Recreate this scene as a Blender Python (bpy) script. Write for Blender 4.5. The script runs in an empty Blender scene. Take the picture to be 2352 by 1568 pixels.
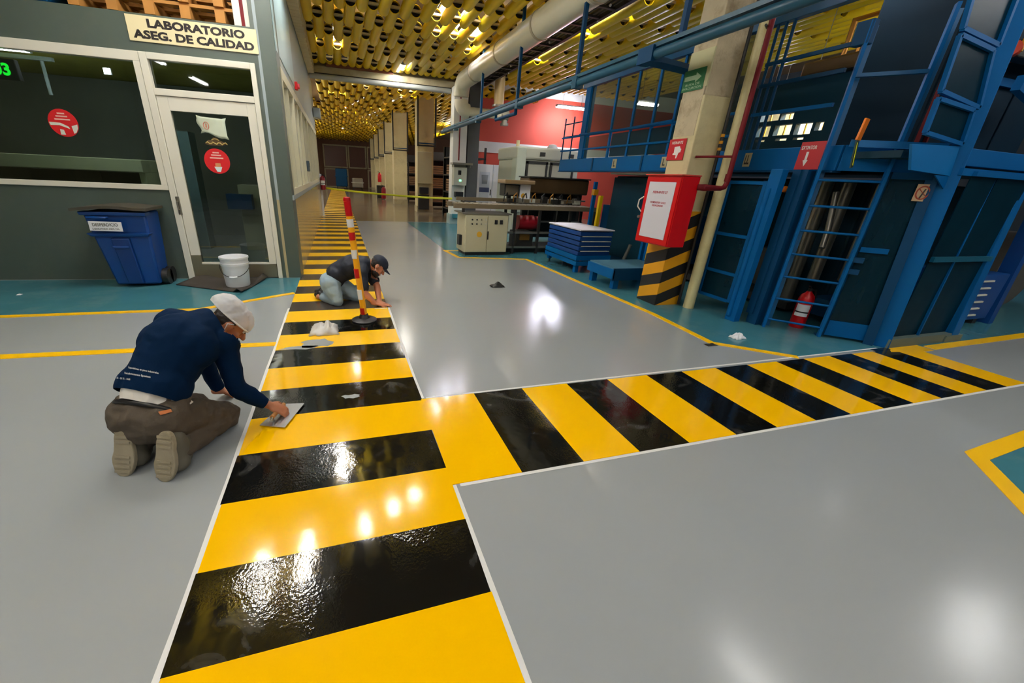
import bpy, bmesh, math, random
from mathutils import Vector, Matrix, noise
from mathutils.bvhtree import BVHTree
random.seed(7)
V = Vector
SC = bpy.context.scene
COL = SC.collection
PI = math.pi

# ------------------------------------------------------------------ camera
FPX, CXP, CYP, HCAM = 902.3, 1068.35, 784.0, 1.45
PIT, ROL, YAW = .3941, -.0507, .3094
cyw, syw, cp, sp, cr, sr = math.cos(YAW), math.sin(YAW), math.cos(PIT), math.sin(PIT), math.cos(ROL), math.sin(ROL)
FWD = V((syw*cp, cyw*cp, -sp)); RGT0 = V((cyw, -syw, 0)); DWN0 = -RGT0.cross(FWD)
RGT = cr*RGT0 + sr*DWN0; DWN = -sr*RGT0 + cr*DWN0
CAMP = V((0, 0, HCAM))
cam = bpy.data.cameras.new('camera'); camo = bpy.data.objects.new('camera', cam); COL.objects.link(camo)
cam.sensor_width = 36; cam.lens = FPX/2352*36; cam.shift_x = (1176-CXP)/2352; cam.clip_start = .05; cam.clip_end = 200
m3 = Matrix((RGT, -DWN, -FWD)).transposed()
camo.matrix_world = Matrix.Translation(CAMP) @ m3.to_4x4()
SC.camera = camo

# ------------------------------------------------------------------ world, exposure
wd = bpy.data.worlds.new('hall_ambient'); SC.world = wd; wd.use_nodes = True
bgn = wd.node_tree.nodes['Background']; bgn.inputs[0].default_value = (.95, .98, .97, 1); bgn.inputs[1].default_value = .3
SC.view_settings.view_transform = 'Standard'; SC.view_settings.look = 'None'
SC.view_settings.exposure = .55; SC.view_settings.gamma = 1; SC.view_settings.use_curve_mapping = False
LAMP = 120.0      # radiance of the fluorescent tubes
try:
    SC.cycles.use_denoising = True; SC.cycles.max_bounces = 6
except Exception: pass

def ray(x, y): return RGT*((x-CXP)/FPX) + DWN*((y-CYP)/FPX) + FWD
def at(x, y, z=0.0):
    d = ray(x, y); return CAMP + d*((z-HCAM)/d.z)
def onx(x, y, X):
    d = ray(x, y); return CAMP + d*(X/d.x)
def ony(x, y, Y):
    d = ray(x, y); return CAMP + d*(Y/d.y)

# ------------------------------------------------------------------ materials
def lin(c):
    c /= 255.; return c/12.92 if c <= .04045 else ((c+.055)/1.055)**2.4
def srgb(r, g, b): return (lin(r), lin(g), lin(b), 1)
MATS = {}
def mat(name, rgb, rough=.5, metal=0., var=.08, vscale=4., bump=0., bscale=60., emit=0., spec=.5, coat=0., rvar=0., dirt=None, dscale=3., damt=.5):
    if name in MATS: return MATS[name]
    m = bpy.data.materials.new(name); m.use_nodes = True; MATS[name] = m
    nt = m.node_tree; n = nt.nodes; l = nt.links; b = n['Principled BSDF']
    c = srgb(*rgb)
    b.inputs['Roughness'].default_value = rough; b.inputs['Metallic'].default_value = metal
    b.inputs['Specular IOR Level'].default_value = spec
    b.inputs['Coat Weight'].default_value = coat; b.inputs['Coat Roughness'].default_value = .06
    tc = n.new('ShaderNodeTexCoord'); out = None
    if var > 0:
        nz = n.new('ShaderNodeTexNoise'); nz.inputs['Scale'].default_value = vscale; nz.inputs['Detail'].default_value = 4
        l.new(tc.outputs['Object'], nz.inputs['Vector'])
        mx = n.new('ShaderNodeMix'); mx.data_type = 'RGBA'
        mx.inputs[6].default_value = tuple(x*(1-var) for x in c[:3])+(1,); mx.inputs[7].default_value = tuple(min(1, x*(1+var)) for x in c[:3])+(1,)
        l.new(nz.outputs['Fac'], mx.inputs[0]); out = mx.outputs[2]
        if dirt:
            n2 = n.new('ShaderNodeTexNoise'); n2.inputs['Scale'].default_value = dscale; n2.inputs['Detail'].default_value = 8; n2.inputs['Roughness'].default_value = .7
            l.new(tc.outputs['Object'], n2.inputs['Vector'])
            rp = n.new('ShaderNodeValToRGB'); rp.color_ramp.elements[0].position = .5; rp.color_ramp.elements[1].position = .68
            rp.color_ramp.elements[1].color = (damt, damt, damt, 1)
            l.new(n2.outputs['Fac'], rp.inputs[0])
            m2 = n.new('ShaderNodeMix'); m2.data_type = 'RGBA'; m2.inputs[7].default_value = srgb(*dirt)
            l.new(rp.outputs[0], m2.inputs[0]); l.new(out, m2.inputs[6]); out = m2.outputs[2]
        l.new(out, b.inputs['Base Color'])
        if rvar > 0:
            mr = n.new('ShaderNodeMapRange'); mr.inputs[3].default_value = max(0, rough-rvar); mr.inputs[4].default_value = rough+rvar
            l.new(nz.outputs['Fac'], mr.inputs[0]); l.new(mr.outputs[0], b.inputs['Roughness'])
    else: b.inputs['Base Color'].default_value = c
    if bump > 0:
        nb = n.new('ShaderNodeTexNoise'); nb.inputs['Scale'].default_value = bscale; nb.inputs['Detail'].default_value = 3
        l.new(tc.outputs['Object'], nb.inputs['Vector'])
        bp = n.new('ShaderNodeBump'); bp.inputs['Strength'].default_value = bump; bp.inputs['Distance'].default_value = .01
        l.new(nb.outputs['Fac'], bp.inputs['Height']); l.new(bp.outputs[0], b.inputs['Normal'])
    if emit > 0:
        b.inputs['Emission Color'].default_value = c; b.inputs['Emission Strength'].default_value = emit
    return m
def glass(name, tint, through, rough=.03, dif=None):
    if name in MATS: return MATS[name]
    m = bpy.data.materials.new(name); m.use_nodes = True; MATS[name] = m
    nt = m.node_tree; n = nt.nodes; l = nt.links
    b = n['Principled BSDF']; b.inputs['Base Color'].default_value = srgb(*(dif or (10, 14, 14))); b.inputs['Roughness'].default_value = rough
    nz = n.new('ShaderNodeTexNoise'); nz.inputs['Scale'].default_value = 2.5
    mr = n.new('ShaderNodeMapRange'); mr.inputs[3].default_value = max(0, 1-through-.05); mr.inputs[4].default_value = min(1, 1-through+.05)
    tr = n.new('ShaderNodeBsdfTransparent'); tr.inputs[0].default_value = srgb(*tint)
    ms = n.new('ShaderNodeMixShader'); l.new(nz.outputs['Fac'], mr.inputs[0]); l.new(mr.outputs[0], ms.inputs[0])
    l.new(tr.outputs[0], ms.inputs[1]); l.new(b.outputs[0], ms.inputs[2]); l.new(ms.outputs[0], n['Material Output'].inputs[0])
    return m

def clear_glass(name, tint):
    m = bpy.data.materials.new(name); m.use_nodes = True; MATS[name] = m
    nt = m.node_tree; n = nt.nodes; l = nt.links
    tr = n.new('ShaderNodeBsdfTransparent'); tr.inputs[0].default_value = srgb(*tint)
    gl = n.new('ShaderNodeBsdfGlossy'); gl.inputs[1].default_value = .02
    nz = n.new('ShaderNodeTexNoise'); nz.inputs['Scale'].default_value = 2
    fr = n.new('ShaderNodeFresnel'); fr.inputs[0].default_value = 1.7
    ma = n.new('ShaderNodeMath'); ma.operation = 'MULTIPLY_ADD'; ma.inputs[1].default_value = .02
    l.new(nz.outputs['Fac'], ma.inputs[0]); l.new(fr.outputs[0], ma.inputs[2])
    ms = n.new('ShaderNodeMixShader'); l.new(ma.outputs[0], ms.inputs[0]); l.new(tr.outputs[0], ms.inputs[1]); l.new(gl.outputs[0], ms.inputs[2])
    l.new(ms.outputs[0], n['Material Output'].inputs[0])
    return m
M_FLOOR = mat('grey_epoxy', (154, 159, 161), .18, var=.05, vscale=.8, bump=.012, bscale=9, rvar=.05, spec=.6)
M_FLOORB = mat('brown_polished_floor', (122, 108, 88), .16, var=.12, vscale=.6, rvar=.05)
M_TEAL = mat('teal_floor_paint', (62, 120, 132), .22, var=.14, vscale=2.2, dirt=(112, 140, 140), dscale=2, damt=.35)
M_YEL = mat('yellow_floor_paint', (255, 196, 0), .3, var=.04, vscale=3, bump=.03, bscale=25)
M_YELWET = mat('wet_yellow_epoxy', (255, 192, 0), .11, var=.03, vscale=3, bump=.05, bscale=11, spec=.35)
M_BLKOLD = mat('dark_stripe_paint', (62, 54, 48), .25, var=.12, vscale=4)
M_TAPE = mat('white_masking_tape', (225, 225, 222), .5)
M_LAB = mat('dark_green_grey_wall_paint', (74, 86, 79), .42, var=.07, vscale=1.3, dirt=(96, 100, 92), dscale=1.5, damt=.3)
M_ALU = mat('white_aluminium', (222, 219, 204), .32, var=.03)
M_SIDE = mat('pale_blue_grey_panel', (150, 162, 166), .35, var=.04)
M_BEIGEG = mat('glossy_beige_wall', (176, 164, 128), .2, var=.08, vscale=1, spec=.6, coat=.1)
M_CREAM = mat('cream_concrete_paint', (203, 192, 148), .6, var=.08, vscale=3, dirt=(150, 132, 96), dscale=2.4, damt=.35)
M_ROUGHC = mat('weathered_concrete', (192, 178, 148), .8, var=.14, vscale=9, bump=.4, bscale=25, dirt=(140, 120, 92), dscale=5, damt=.7)
M_TUBE = mat('yellow_ceiling_tube', (232, 196, 10), .38, var=.1, vscale=2)
M_TUBEIN = mat('tube_inner_shade', (46, 40, 44), .8)  # dark tone stands for the shade inside the tubes
M_SLAT = mat('cream_slat', (214, 200, 150), .6)
M_CEIL = mat('brown_ceiling_slab', (112, 92, 62), .85, var=.25, vscale=1.5)
M_BEAM = mat('beige_beam_concrete', (170, 160, 128), .7, var=.1, vscale=3, dirt=(120, 100, 74), dscale=3)
M_BLUE = mat('blue_steel_paint', (0, 86, 146), .5, var=.1, vscale=2.5, rvar=.06, spec=.14)
M_BLUED = mat('dark_blue_steel', (0, 58, 96), .55, var=.14, vscale=3, spec=.2)
M_TEALD = mat('dark_teal_machine', (4, 46, 62), .55, var=.2, vscale=3, spec=.2)
M_BLACK = mat('black_plastic', (22, 22, 24), .45)
M_DARK = mat('dark_machine_steel', (44, 44, 42), .5, .3, var=.2)
M_STEEL = mat('worn_steel', (150, 146, 134), .35, .75, var=.12)
M_BRNST = mat('brown_conveyor_cover', (88, 68, 44), .35, .4, var=.2)
M_RED = mat('red_enamel', (196, 4, 14), .3, var=.05)
M_DRED = mat('dark_red_pipe_paint', (108, 18, 26), .5, var=.12, spec=.2)
M_REDW = mat('brick_red_wall_paint', (204, 80, 60), .75, var=.06, vscale=1)
M_WHITEW = mat('white_wall_paint', (222, 222, 214), .6, var=.04)
M_WHITE = mat('white_plastic', (232, 234, 238), .35, var=.02)
M_LGREY = mat('light_grey_enamel', (186, 186, 168), .4, var=.04)
M_CAB = mat('cream_cabinet_enamel', (190, 184, 152), .4, var=.04)
M_BINB = mat('blue_bin_plastic', (6, 62, 132), .4, var=.1)
M_BINL = mat('dark_brown_lid', (62, 58, 48), .6, var=.15)
M_GREEN = mat('green_sign', (34, 108, 62), .5, var=.05)
M_SIGN = mat('cream_sign_board', (228, 216, 172), .5, var=.03)
M_INK = mat('black_lettering', (26, 18, 18), .6, var=0)
M_REDINK = mat('red_lettering', (178, 40, 48), .6, var=0)
M_WINK = mat('white_lettering', (228, 226, 218), .6, var=0)
M_GINK = mat('pale_green_lettering', (168, 196, 160), .6, var=0)
M_PYEL = mat('pillar_yellow', (214, 150, 12), .5, var=.1)
M_PBLK = mat('pillar_black', (24, 24, 26), .5, var=.1)
M_GLASS = clear_glass('dark_lab_glass', (196, 206, 194))
M_MESH = glass('dark_teal_guard_panel', (70, 130, 150), .55, .35, (0, 58, 78))
M_MESHL = glass('pale_guard_mesh', (214, 216, 200), .86, .3, (80, 104, 106))
M_NET = glass('white_hair_net', (250, 250, 250), .35, .7, (238, 238, 240))
M_LAMP = mat('fluorescent_tube', (252, 250, 246), .4, var=0, emit=LAMP)
M_LAMPB = mat('bluish_fluorescent_tube', (228, 230, 255), .4, var=0, emit=LAMP*.8)
M_LED = mat('green_led_segments', (20, 255, 60), .4, var=0, emit=1.6)
M_WOOD = mat('orange_pallet_wood', (178, 124, 58), .7, var=.2, vscale=6)
M_SKIN = mat('tan_skin', (176, 112, 78), .5, var=.06, vscale=20)
M_SKIN2 = mat('light_brown_skin', (190, 122, 90), .5, var=.06, vscale=20)
M_HAIR = mat('black_brown_hair', (34, 24, 20), .6, var=.2, vscale=60)
M_NAVY = mat('navy_jersey', (0, 28, 58), .85, var=.12, vscale=5, bump=.1, bscale=200, spec=.1)
M_NAVY2 = mat('dark_navy_tshirt', (16, 24, 40), .75, var=.12, vscale=5, bump=.1, bscale=200)
M_UNDER = mat('white_undershirt', (226, 222, 214), .75, var=.04)
M_KHAKI = mat('brown_grey_work_trousers', (78, 68, 56), .8, var=.18, vscale=6, bump=.15, bscale=120)
M_JEANS = mat('pale_blue_denim', (146, 168, 180), .8, var=.2, vscale=7, bump=.15, bscale=150)
M_SHOE = mat('grey_shoe_upper', (92, 88, 76), .75, var=.12)
M_SOLE = mat('dusty_grey_sole', (148, 138, 116), .85, var=.16, vscale=14, bump=.3, bscale=40)
M_LEATH = mat('orange_leather_patch', (186, 106, 50), .6)
M_MATT = mat('dark_rubber_mat', (58, 52, 46), .8, var=.15)
M_ORANGE = mat('orange_plastic', (244, 128, 8), .45)
M_BOLY = mat('bollard_yellow', (255, 176, 4), .4)
M_CTAPE = mat('yellow_green_caution_tape', (200, 204, 30), .45)
M_BRASS = mat('tarnished_brass', (170, 120, 54), .4, .8)
M_SCREEN = mat('grey_screen_glass', (104, 96, 80), .2)

def black_wet():
    m = mat('wet_black_epoxy', (14, 13, 12), .07, var=.2, vscale=3, spec=.55)
    nt = m.node_tree; n = nt.nodes; l = nt.links; b = n['Principled BSDF']
    tc = n.new('ShaderNodeTexCoord')
    big = n.new('ShaderNodeTexNoise'); big.inputs['Scale'].default_value = 2.6; big.inputs['Detail'].default_value = 3
    l.new(tc.outputs['Object'], big.inputs['Vector'])
    rp = n.new('ShaderNodeValToRGB'); rp.color_ramp.elements[0].position = .45; rp.color_ramp.elements[1].position = .62
    l.new(big.outputs['Fac'], rp.inputs[0])
    # orange peel where the resin is still wet
    fine = n.new('ShaderNodeTexNoise'); fine.inputs['Scale'].default_value = 85; fine.inputs['Detail'].default_value = 2
    l.new(tc.outputs['Object'], fine.inputs['Vector'])
    mm = n.new('ShaderNodeMath'); mm.operation = 'MULTIPLY'; l.new(fine.outputs['Fac'], mm.inputs[0]); l.new(rp.outputs[0], mm.inputs[1])
    wave = n.new('ShaderNodeTexNoise'); wave.inputs['Scale'].default_value = 7; l.new(tc.outputs['Object'], wave.inputs['Vector'])
    ad = n.new('ShaderNodeMath'); ad.operation = 'ADD'; l.new(mm.outputs[0], ad.inputs[0]); l.new(wave.outputs['Fac'], ad.inputs[1])
    bp = n.new('ShaderNodeBump'); bp.inputs['Strength'].default_value = .16; bp.inputs['Distance'].default_value = .006
    l.new(ad.outputs[0], bp.inputs['Height']); l.new(bp.outputs[0], b.inputs['Normal'])
    # greyish haze smears left by the squeegee
    sm = n.new('ShaderNodeTexNoise'); sm.inputs['Scale'].default_value = 3.4; sm.inputs['Detail'].default_value = 6; sm.inputs['Distortion'].default_value = 1.4
    l.new(tc.outputs['Object'], sm.inputs['Vector'])
    r2 = n.new('ShaderNodeValToRGB'); r2.color_ramp.elements[0].position = .6; r2.color_ramp.elements[1].position = .78
    r2.color_ramp.elements[0].color = (.006, .006, .005, 1); r2.color_ramp.elements[1].color = (.085, .083, .078, 1)
    l.new(sm.outputs['Fac'], r2.inputs[0]); l.new(r2.outputs[0], b.inputs['Base Color'])
    return m
M_BLK = black_wet()

# ------------------------------------------------------------------ object helpers
ORG = {}
class MB:
    def __init__(s): s.v = []; s.f = []
    def add(s, vs, fs):
        k = len(s.v); s.v += [V(x) for x in vs]; s.f += [tuple(i+k for i in f) for f in fs]; return s
    def obox(s, c, ax, ay, az):
        c = V(c); ax = V(ax); ay = V(ay); az = V(az)
        vs = [c+ax*i+ay*j+az*k for i in (-1, 1) for j in (-1, 1) for k in (-1, 1)]
        fs = [(0, 1, 3, 2), (4, 6, 7, 5), (0, 4, 5, 1), (2, 3, 7, 6), (0, 2, 6, 4), (1, 5, 7, 3)]
        if ax.cross(ay).dot(az) < 0: fs = [f[::-1] for f in fs]
        return s.add(vs, fs)
    def box(s, x0, x1, y0, y1, z0, z1):
        return s.obox(((x0+x1)/2, (y0+y1)/2, (z0+z1)/2), (abs(x1-x0)/2, 0, 0), (0, abs(y1-y0)/2, 0), (0, 0, abs(z1-z0)/2))
    def fbox(s, fr, u0, u1, n0, n1, z0, z1):
        c = fr.p((u0+u1)/2, (n0+n1)/2, (z0+z1)/2)
        return s.obox(c, fr.ex*(abs(u1-u0)/2), fr.n*(abs(n1-n0)/2), fr.ez*(abs(z1-z0)/2))
    def bar(s, p, q, w, h=None, up=(0, 0, 1)):
        p = V(p); q = V(q); h = h or w; d = (q-p); L = d.length; d = d/L; up = V(up)
        if abs(d.dot(up)) > .95: up = V((1, 0, 0))
        sx = d.cross(up).normalized(); sz = sx.cross(d)
        return s.obox((p+q)/2, d*(L/2), sx*(w/2), sz*(h/2))
    def tube(s, pts, r, seg=12, caps=True, closed=False):
        pts = [V(p) for p in pts]; n = len(pts); rs = r if isinstance(r, (list, tuple)) else [r]*n
        rings = []; ref = None
        for i, p in enumerate(pts):
            if closed: t = (pts[(i+1) % n]-pts[i-1]).normalized()
            else: t = (pts[min(i+1, n-1)]-pts[max(i-1, 0)]).normalized()
            if ref is None: ref = V((0, 0, 1)) if abs(t.z) < .9 else V((1, 0, 0))
            a = (ref - t*ref.dot(t)).normalized(); b = t.cross(a); ref = a
            k = 1.
            if 0 < i < n-1 and not closed:
                ca = (pts[i]-pts[i-1]).normalized().dot(t); k = 1/max(.5, ca)
            rings.append([p+(a*math.cos(2*PI*j/seg)+b*math.sin(2*PI*j/seg))*rs[i]*(k if k < 1.5 else 1.2) for j in range(seg)])
        vs = [x for rg in rings for x in rg]; fs = []
        m = n if closed else n-1
        for i in range(m):
            for j in range(seg):
                a0 = i*seg+j; a1 = i*seg+(j+1) % seg; b0 = ((i+1) % n)*seg+j; b1 = ((i+1) % n)*seg+(j+1) % seg
                fs.append((a0, a1, b1, b0))
        if caps and not closed:
            fs.append(tuple(range(seg-1, -1, -1))); fs.append(tuple((n-1)*seg+j for j in range(seg)))
        return s.add(vs, fs)
    def cyl(s, p, q, r, seg=16, r2=None): return s.tube([p, q], [r, r if r2 is None else r2], seg)
    def lathe(s, prof, c, seg=24, axis=(0, 0, 1)):
        c = V(c); az = V(axis).normalized(); ax = (V((1, 0, 0)) if abs(az.x) < .9 else V((0, 1, 0))); ax = (ax-az*ax.dot(az)).normalized(); ay = az.cross(ax)
        vs = []; fs = []; n = len(prof)
        for r, z in prof:
            for j in range(seg):
                a = 2*PI*j/seg; vs.append(c+az*z+(ax*math.cos(a)+ay*math.sin(a))*max(r, 1e-4))
        for i in range(n-1):
            for j in range(seg):
                fs.append((i*seg+j, i*seg+(j+1) % seg, (i+1)*seg+(j+1) % seg, (i+1)*seg+j))
        return s.add(vs, fs)
    def prism(s, poly, z0, z1):
        n = len(poly); ar = sum(poly[i][0]*poly[(i+1) % n][1]-poly[(i+1) % n][0]*poly[i][1] for i in range(n))
        if ar < 0: poly = poly[::-1]
        vs = [(p[0], p[1], z0) for p in poly]+[(p[0], p[1], z1) for p in poly]
        fs = [tuple(range(n-1, -1, -1)), tuple(range(n, 2*n))]+[(i, (i+1) % n, n+(i+1) % n, n+i) for i in range(n)]
        return s.add(vs, fs)
    def fprism(s, fr, poly, n0, n1):
        n = len(poly)
        vs = [fr.p(u, n0, z) for u, z in poly]+[fr.p(u, n1, z) for u, z in poly]
        fs = [tuple(range(n-1, -1, -1)), tuple(range(n, 2*n))]+[(i, (i+1) % n, n+(i+1) % n, n+i) for i in range(n)]
        return s.add(vs, fs)
    def sphere(s, c, r, seg=12, rings=8):
        c = V(c); r = V(r) if isinstance(r, (tuple, list, Vector)) else V((r, r, r))
        prof = [(math.sin(PI*i/rings), -math.cos(PI*i/rings)) for i in range(rings+1)]
        k = len(s.v); s.lathe(prof, (0, 0, 0), seg)
        for i in range(k, len(s.v)): v = s.v[i]; s.v[i] = c+V((v.x*r.x, v.y*r.y, v.z*r.z))
        return s
    def text(s, txt, fr, u, z, n, size, bold=.012, width=None, align='C', mirror=False, slant=0):
        vs, fs = text_mesh(txt, bold)
        if not vs: return s
        xs = [v[0] for v in vs]; x0, x1 = min(xs), max(xs); ys = [v[1] for v in vs]; y0, y1 = min(ys), max(ys)
        sy = size/(y1-y0); sx = (width/(x1-x0)) if width else sy
        sg = fr.tx
        vv = []
        for v in vs:
            a = (v[0]-(x0+x1)/2)*sx; b = (v[1]-(y0+y1)/2)*sy
            vv.append(fr.p(u+sg*a, n, z+b))
        return s.add(vv, fs)
    def build(s, name, m=None, parent=None, smooth=None, bevel=0, kind=None, label=None, origin=None):
        me = bpy.data.meshes.new(name)
        if parent is not None: o0 = ORG[parent]
        elif origin is not None: o0 = V(origin)
        else:
            n = len(s.v); o0 = V((sum(v.x for v in s.v)/n, sum(v.y for v in s.v)/n, min(v.z for v in s.v)))
        me.from_pydata([v-o0 for v in s.v], [], s.f); me.update()
        if m: me.materials.append(m)
        ob = bpy.data.objects.new(name, me); COL.objects.link(ob)
        if parent is not None: ob.parent = parent
        else: ob.location = o0
        ORG[ob] = o0.copy()
        if smooth is not None: shade(me, smooth)
        if bevel:
            md = ob.modifiers.new('bevel', 'BEVEL'); md.width = bevel; md.segments = 2; md.limit_method = 'ANGLE'
        if kind: ob['kind'] = kind
        if label: ob['label'] = label
        return ob
def shade(me, ang=40):
    me.polygons.foreach_set('use_smooth', [True]*len(me.polygons))
    me.set_sharp_from_angle(angle=math.radians(ang))
TXT = {}
def text_mesh(txt, bold):
    k = (txt, bold)
    if k in TXT: return TXT[k]
    cu = bpy.data.curves.new('lettering', 'FONT'); cu.body = txt; cu.size = 1; cu.offset = bold; cu.resolution_u = 3; cu.align_x = 'CENTER'
    o = bpy.data.objects.new('lettering', cu); COL.objects.link(o)
    dg = bpy.context.evaluated_depsgraph_get(); me = bpy.data.meshes.new_from_object(o.evaluated_get(dg))
    r = ([tuple(v.co) for v in me.vertices], [tuple(p.vertices) for p in me.polygons])
    bpy.data.objects.remove(o); bpy.data.curves.remove(cu); bpy.data.meshes.remove(me)
    TXT[k] = r; return r
class Fr:      # a standing plane: u along ex, n along the normal, z up
    def __init__(s, o, ex, n, ez=(0, 0, 1)):
        s.o = V(o); s.ex = V(ex).normalized(); s.n = V(n).normalized(); s.ez = V(ez).normalized()
        s.tx = 1 if s.ex.cross(s.ez).dot(s.n) > 0 else -1       # reading direction along u seen from the n side
    def p(s, u, n, z): return s.o+s.ex*u+s.n*n+s.ez*z
    def hit(s, x, y, n=0.):
        d = ray(x, y); t = ((s.o+s.n*n-CAMP).dot(s.n))/d.dot(s.n); q = CAMP+d*t-s.o
        return q.dot(s.ex), q.dot(s.ez)
def tag(o, label, cat, group=None, kind=None):
    o['label'] = label; o['category'] = cat
    if group: o['group'] = group
    if kind: o['kind'] = kind
    return o
def thing(name, label, cat, loc=(0, 0, 0), group=None):
    o = bpy.data.objects.new(name, None); COL.objects.link(o); o.location = V(loc); ORG[o] = V(loc)
    o.empty_display_size = .1
    return tag(o, label, cat, group)
def dup(root, delta, label=None):
    r = root.copy(); COL.objects.link(r); r.location = root.location+V(delta)
    if label: r['label'] = label
    for ch in root.children:
        c = ch.copy(); COL.objects.link(c); c.parent = r
        for g in ch.children:
            d = g.copy(); COL.objects.link(d); d.parent = c
    return r
def struct(name, mb, m, parent=None, **k):
    o = mb.build(name, m, parent, **k)
    if parent is None: o['kind'] = 'structure'
    return o
# ================================================================== SETTING
struct('floor', MB().box(-10, 16, -9, 62, -.12, 0), M_FLOOR, origin=(0, 0, 0))
Z = .0
struct('trim_1', MB().prism([(-.60, 13.7), (12, 13.7), (12, 60), (-3, 60), (-3, 15.7), (-.60, 15.7)], 0, .0015), M_FLOORB, origin=(0, 0, 0))
struct('trim_2', MB().prism([(-9, 4.79), (-1.52, 4.75), (-.625, 5.27), (-.625, 6.06), (-9, 6.5)], 0, .0015), M_TEAL, origin=(0, 0, 0))
struct('trim_3', MB().prism([(2.1, 8.2), (2.17, 7.5), (3.5, 7.26), (3.64, 3.78), (3.58, 2.84), (4.12, 2.38), (5.3, 2.34), (5.3, 2.3), (13, 2.3), (13, 13.6), (2.1, 13.6)], 0, .0015), M_TEAL, origin=(0, 0, 0))
tri = [at(*p) for p in ((2268, 1056), (2352, 1020), (2352, 1140))]
arm = (tri[2]-tri[0]).normalized(); rgt = V((1, .06, 0)).normalized()
struct('trim_4', MB().prism([tuple(tri[0][:2]), tuple((tri[0]+rgt*5)[:2]), tuple((tri[0]+rgt*5-V((0, 3, 0)))[:2]), tuple((tri[0]+arm*2.5)[:2])], 0, .0015), M_TEAL, origin=(0, 0, 0))
struct('ceiling', MB().box(-10, 16, -9, 62, 5.0, 5.2), M_CEIL, origin=(0, 0, 5))
struct('wall_rear', MB().box(-10, 16, -9.2, -9, 0, 5), mat('dim_olive_rear_wall', (96, 92, 66), .8, var=.3, vscale=.7), origin=(0, -9, 0))
struct('wall_west', MB().box(-10, -9.8, -9, 16, 0, 5), mat('dim_olive_rear_wall', (96, 92, 66), .8), origin=(-10, 0, 0))
# ---- painted lines
def line(pts, w, label, name='floor_line'):
    pts = [V((p[0], p[1], 0)) for p in pts]; L = []; R = []
    for i, p in enumerate(pts):
        a = (p-pts[i-1]).normalized() if i else (pts[1]-p).normalized()
        b = (pts[i+1]-p).normalized() if i < len(pts)-1 else a
        t = (a+b).normalized(); nn = V((-t.y, t.x, 0)); k = (w/2)/max(.4, nn.dot(V((-a.y, a.x, 0))))
        L.append(p+nn*k); R.append(p-nn*k)
    mb = MB(); n = len(pts)
    vs = L+R+[v+V((0, 0, .004)) for v in L+R]
    fs = []
    for i in range(n-1):
        fs += [(2*n+i, 2*n+n+i, 2*n+n+i+1, 2*n+i+1), (i, i+1, 2*n+i+1, 2*n+i), (n+i+1, n+i, 3*n+i, 3*n+i+1)]
    fs += [(0, 2*n, 3*n, n), (n-1, 2*n-1, 4*n-1, 3*n-1)]
    return tag(mb.add(vs, fs).build(name, M_YEL), label, 'floor marking')
line([(-8, 5.0), (-3.2, 4.72), (-1.54, 4.70), (-.63, 5.24)], .075, 'yellow line along the teal strip before the laboratory wall')
line([(-8, 4.0), (-2.6, 3.665), (-.635, 3.565)], .085, 'yellow line across the grey floor behind the kneeling man in a hair net')
line([(2.45, 8.2), (2.08, 8.22), (2.16, 7.47), (3.5, 7.22), (3.63, 3.77), (3.57, 2.83), (4.14, 2.365)], .075, 'yellow line bounding the teal machine area from the cabinet to the crossing')
line([(5.95, 2.26), (7.2, 2.28), (10, 2.33)], .1, 'yellow line running off to the right past the vented blue box')
o0 = at(2243, 1047); line([tuple((o0+rgt*4)[:2]), tuple(o0[:2]), tuple((o0+arm*2.4)[:2])], .095, 'yellow corner line around the teal patch at the right edge')

# ---- striped walkway
wk = thing('striped_walkway', 'long walkway of wet yellow and black painted stripes along the aisle', 'floor marking', (-.08, 8, 0))
b0, pit = .924, .355; XL, XR = -.62, .452
MB().box(XL, XR, -1.2, b0, 0, .004).build('yellow_stripe', M_YELWET, wk)
k = 0
while b0+pit*k < 41:
    y0 = b0+pit*k; y1 = y0+pit
    jit = [random.uniform(-.006, .006) for _ in range(4)] if y0 < 5 else [0]*4
    if k % 2 == 0:
        MB().prism([(XL+jit[0], y0), (XR+jit[1], y0), (XR+jit[2], y1), (XL+jit[3], y1)], 0, .004).build('black_stripe', M_BLK if y0 < 4.1 else M_BLKOLD, wk, label='wet black stripe' if y0 < 4.1 else 'dull dark stripe')
    else:
        MB().box(XL, XR, y0, y1, 0, .0042).build('yellow_stripe', M_YELWET if y0 < 3.2 else M_YEL, wk)
    k += 1
for sx in (XL-.011, XR+.011):
    for y0, y1 in ((-1.2, 1.5), (2.37, 4.6)) if sx > 0 else ((-1.2, 4.6),):
        n = int((y1-y0)/.25); L = []; R = []
        for i in range(n+1):
            j = random.uniform(-.004, .004); L.append((sx-.011+j, y0+(y1-y0)*i/n)); R.append((sx+.011+j, y0+(y1-y0)*i/n))
        MB().prism(R+L[::-1], 0, .003).build('tape_edge', M_TAPE, wk, label='thin white masking edge')
for cx, cy, sx, sy in ((-.30, 3.52, .16, .12), (-.42, 3.44, .22, .05), (-.02, 2.5, .07, .03)):     # thin unpainted patches in the black
    n = 14; MB().prism([(cx+sx*math.cos(2*PI*i/n)*random.uniform(.6, 1.1), cy+sy*math.sin(2*PI*i/n)*random.uniform(.6, 1.1)) for i in range(n)], .004, .0048).build('bare_patch', M_FLOOR, wk, label='bare grey patch in the black paint')
cw = thing('striped_crossing', 'yellow and black striped crossing branching right towards the blue cage', 'floor marking', (3, 1.9, 0))
bx = [.458, .84, 1.22, 1.6, 1.97, 2.35, 2.71, 3.08, 3.44, 3.8, 4.15, 4.5, 4.81, 5.12, 5.42, 5.72]
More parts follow.
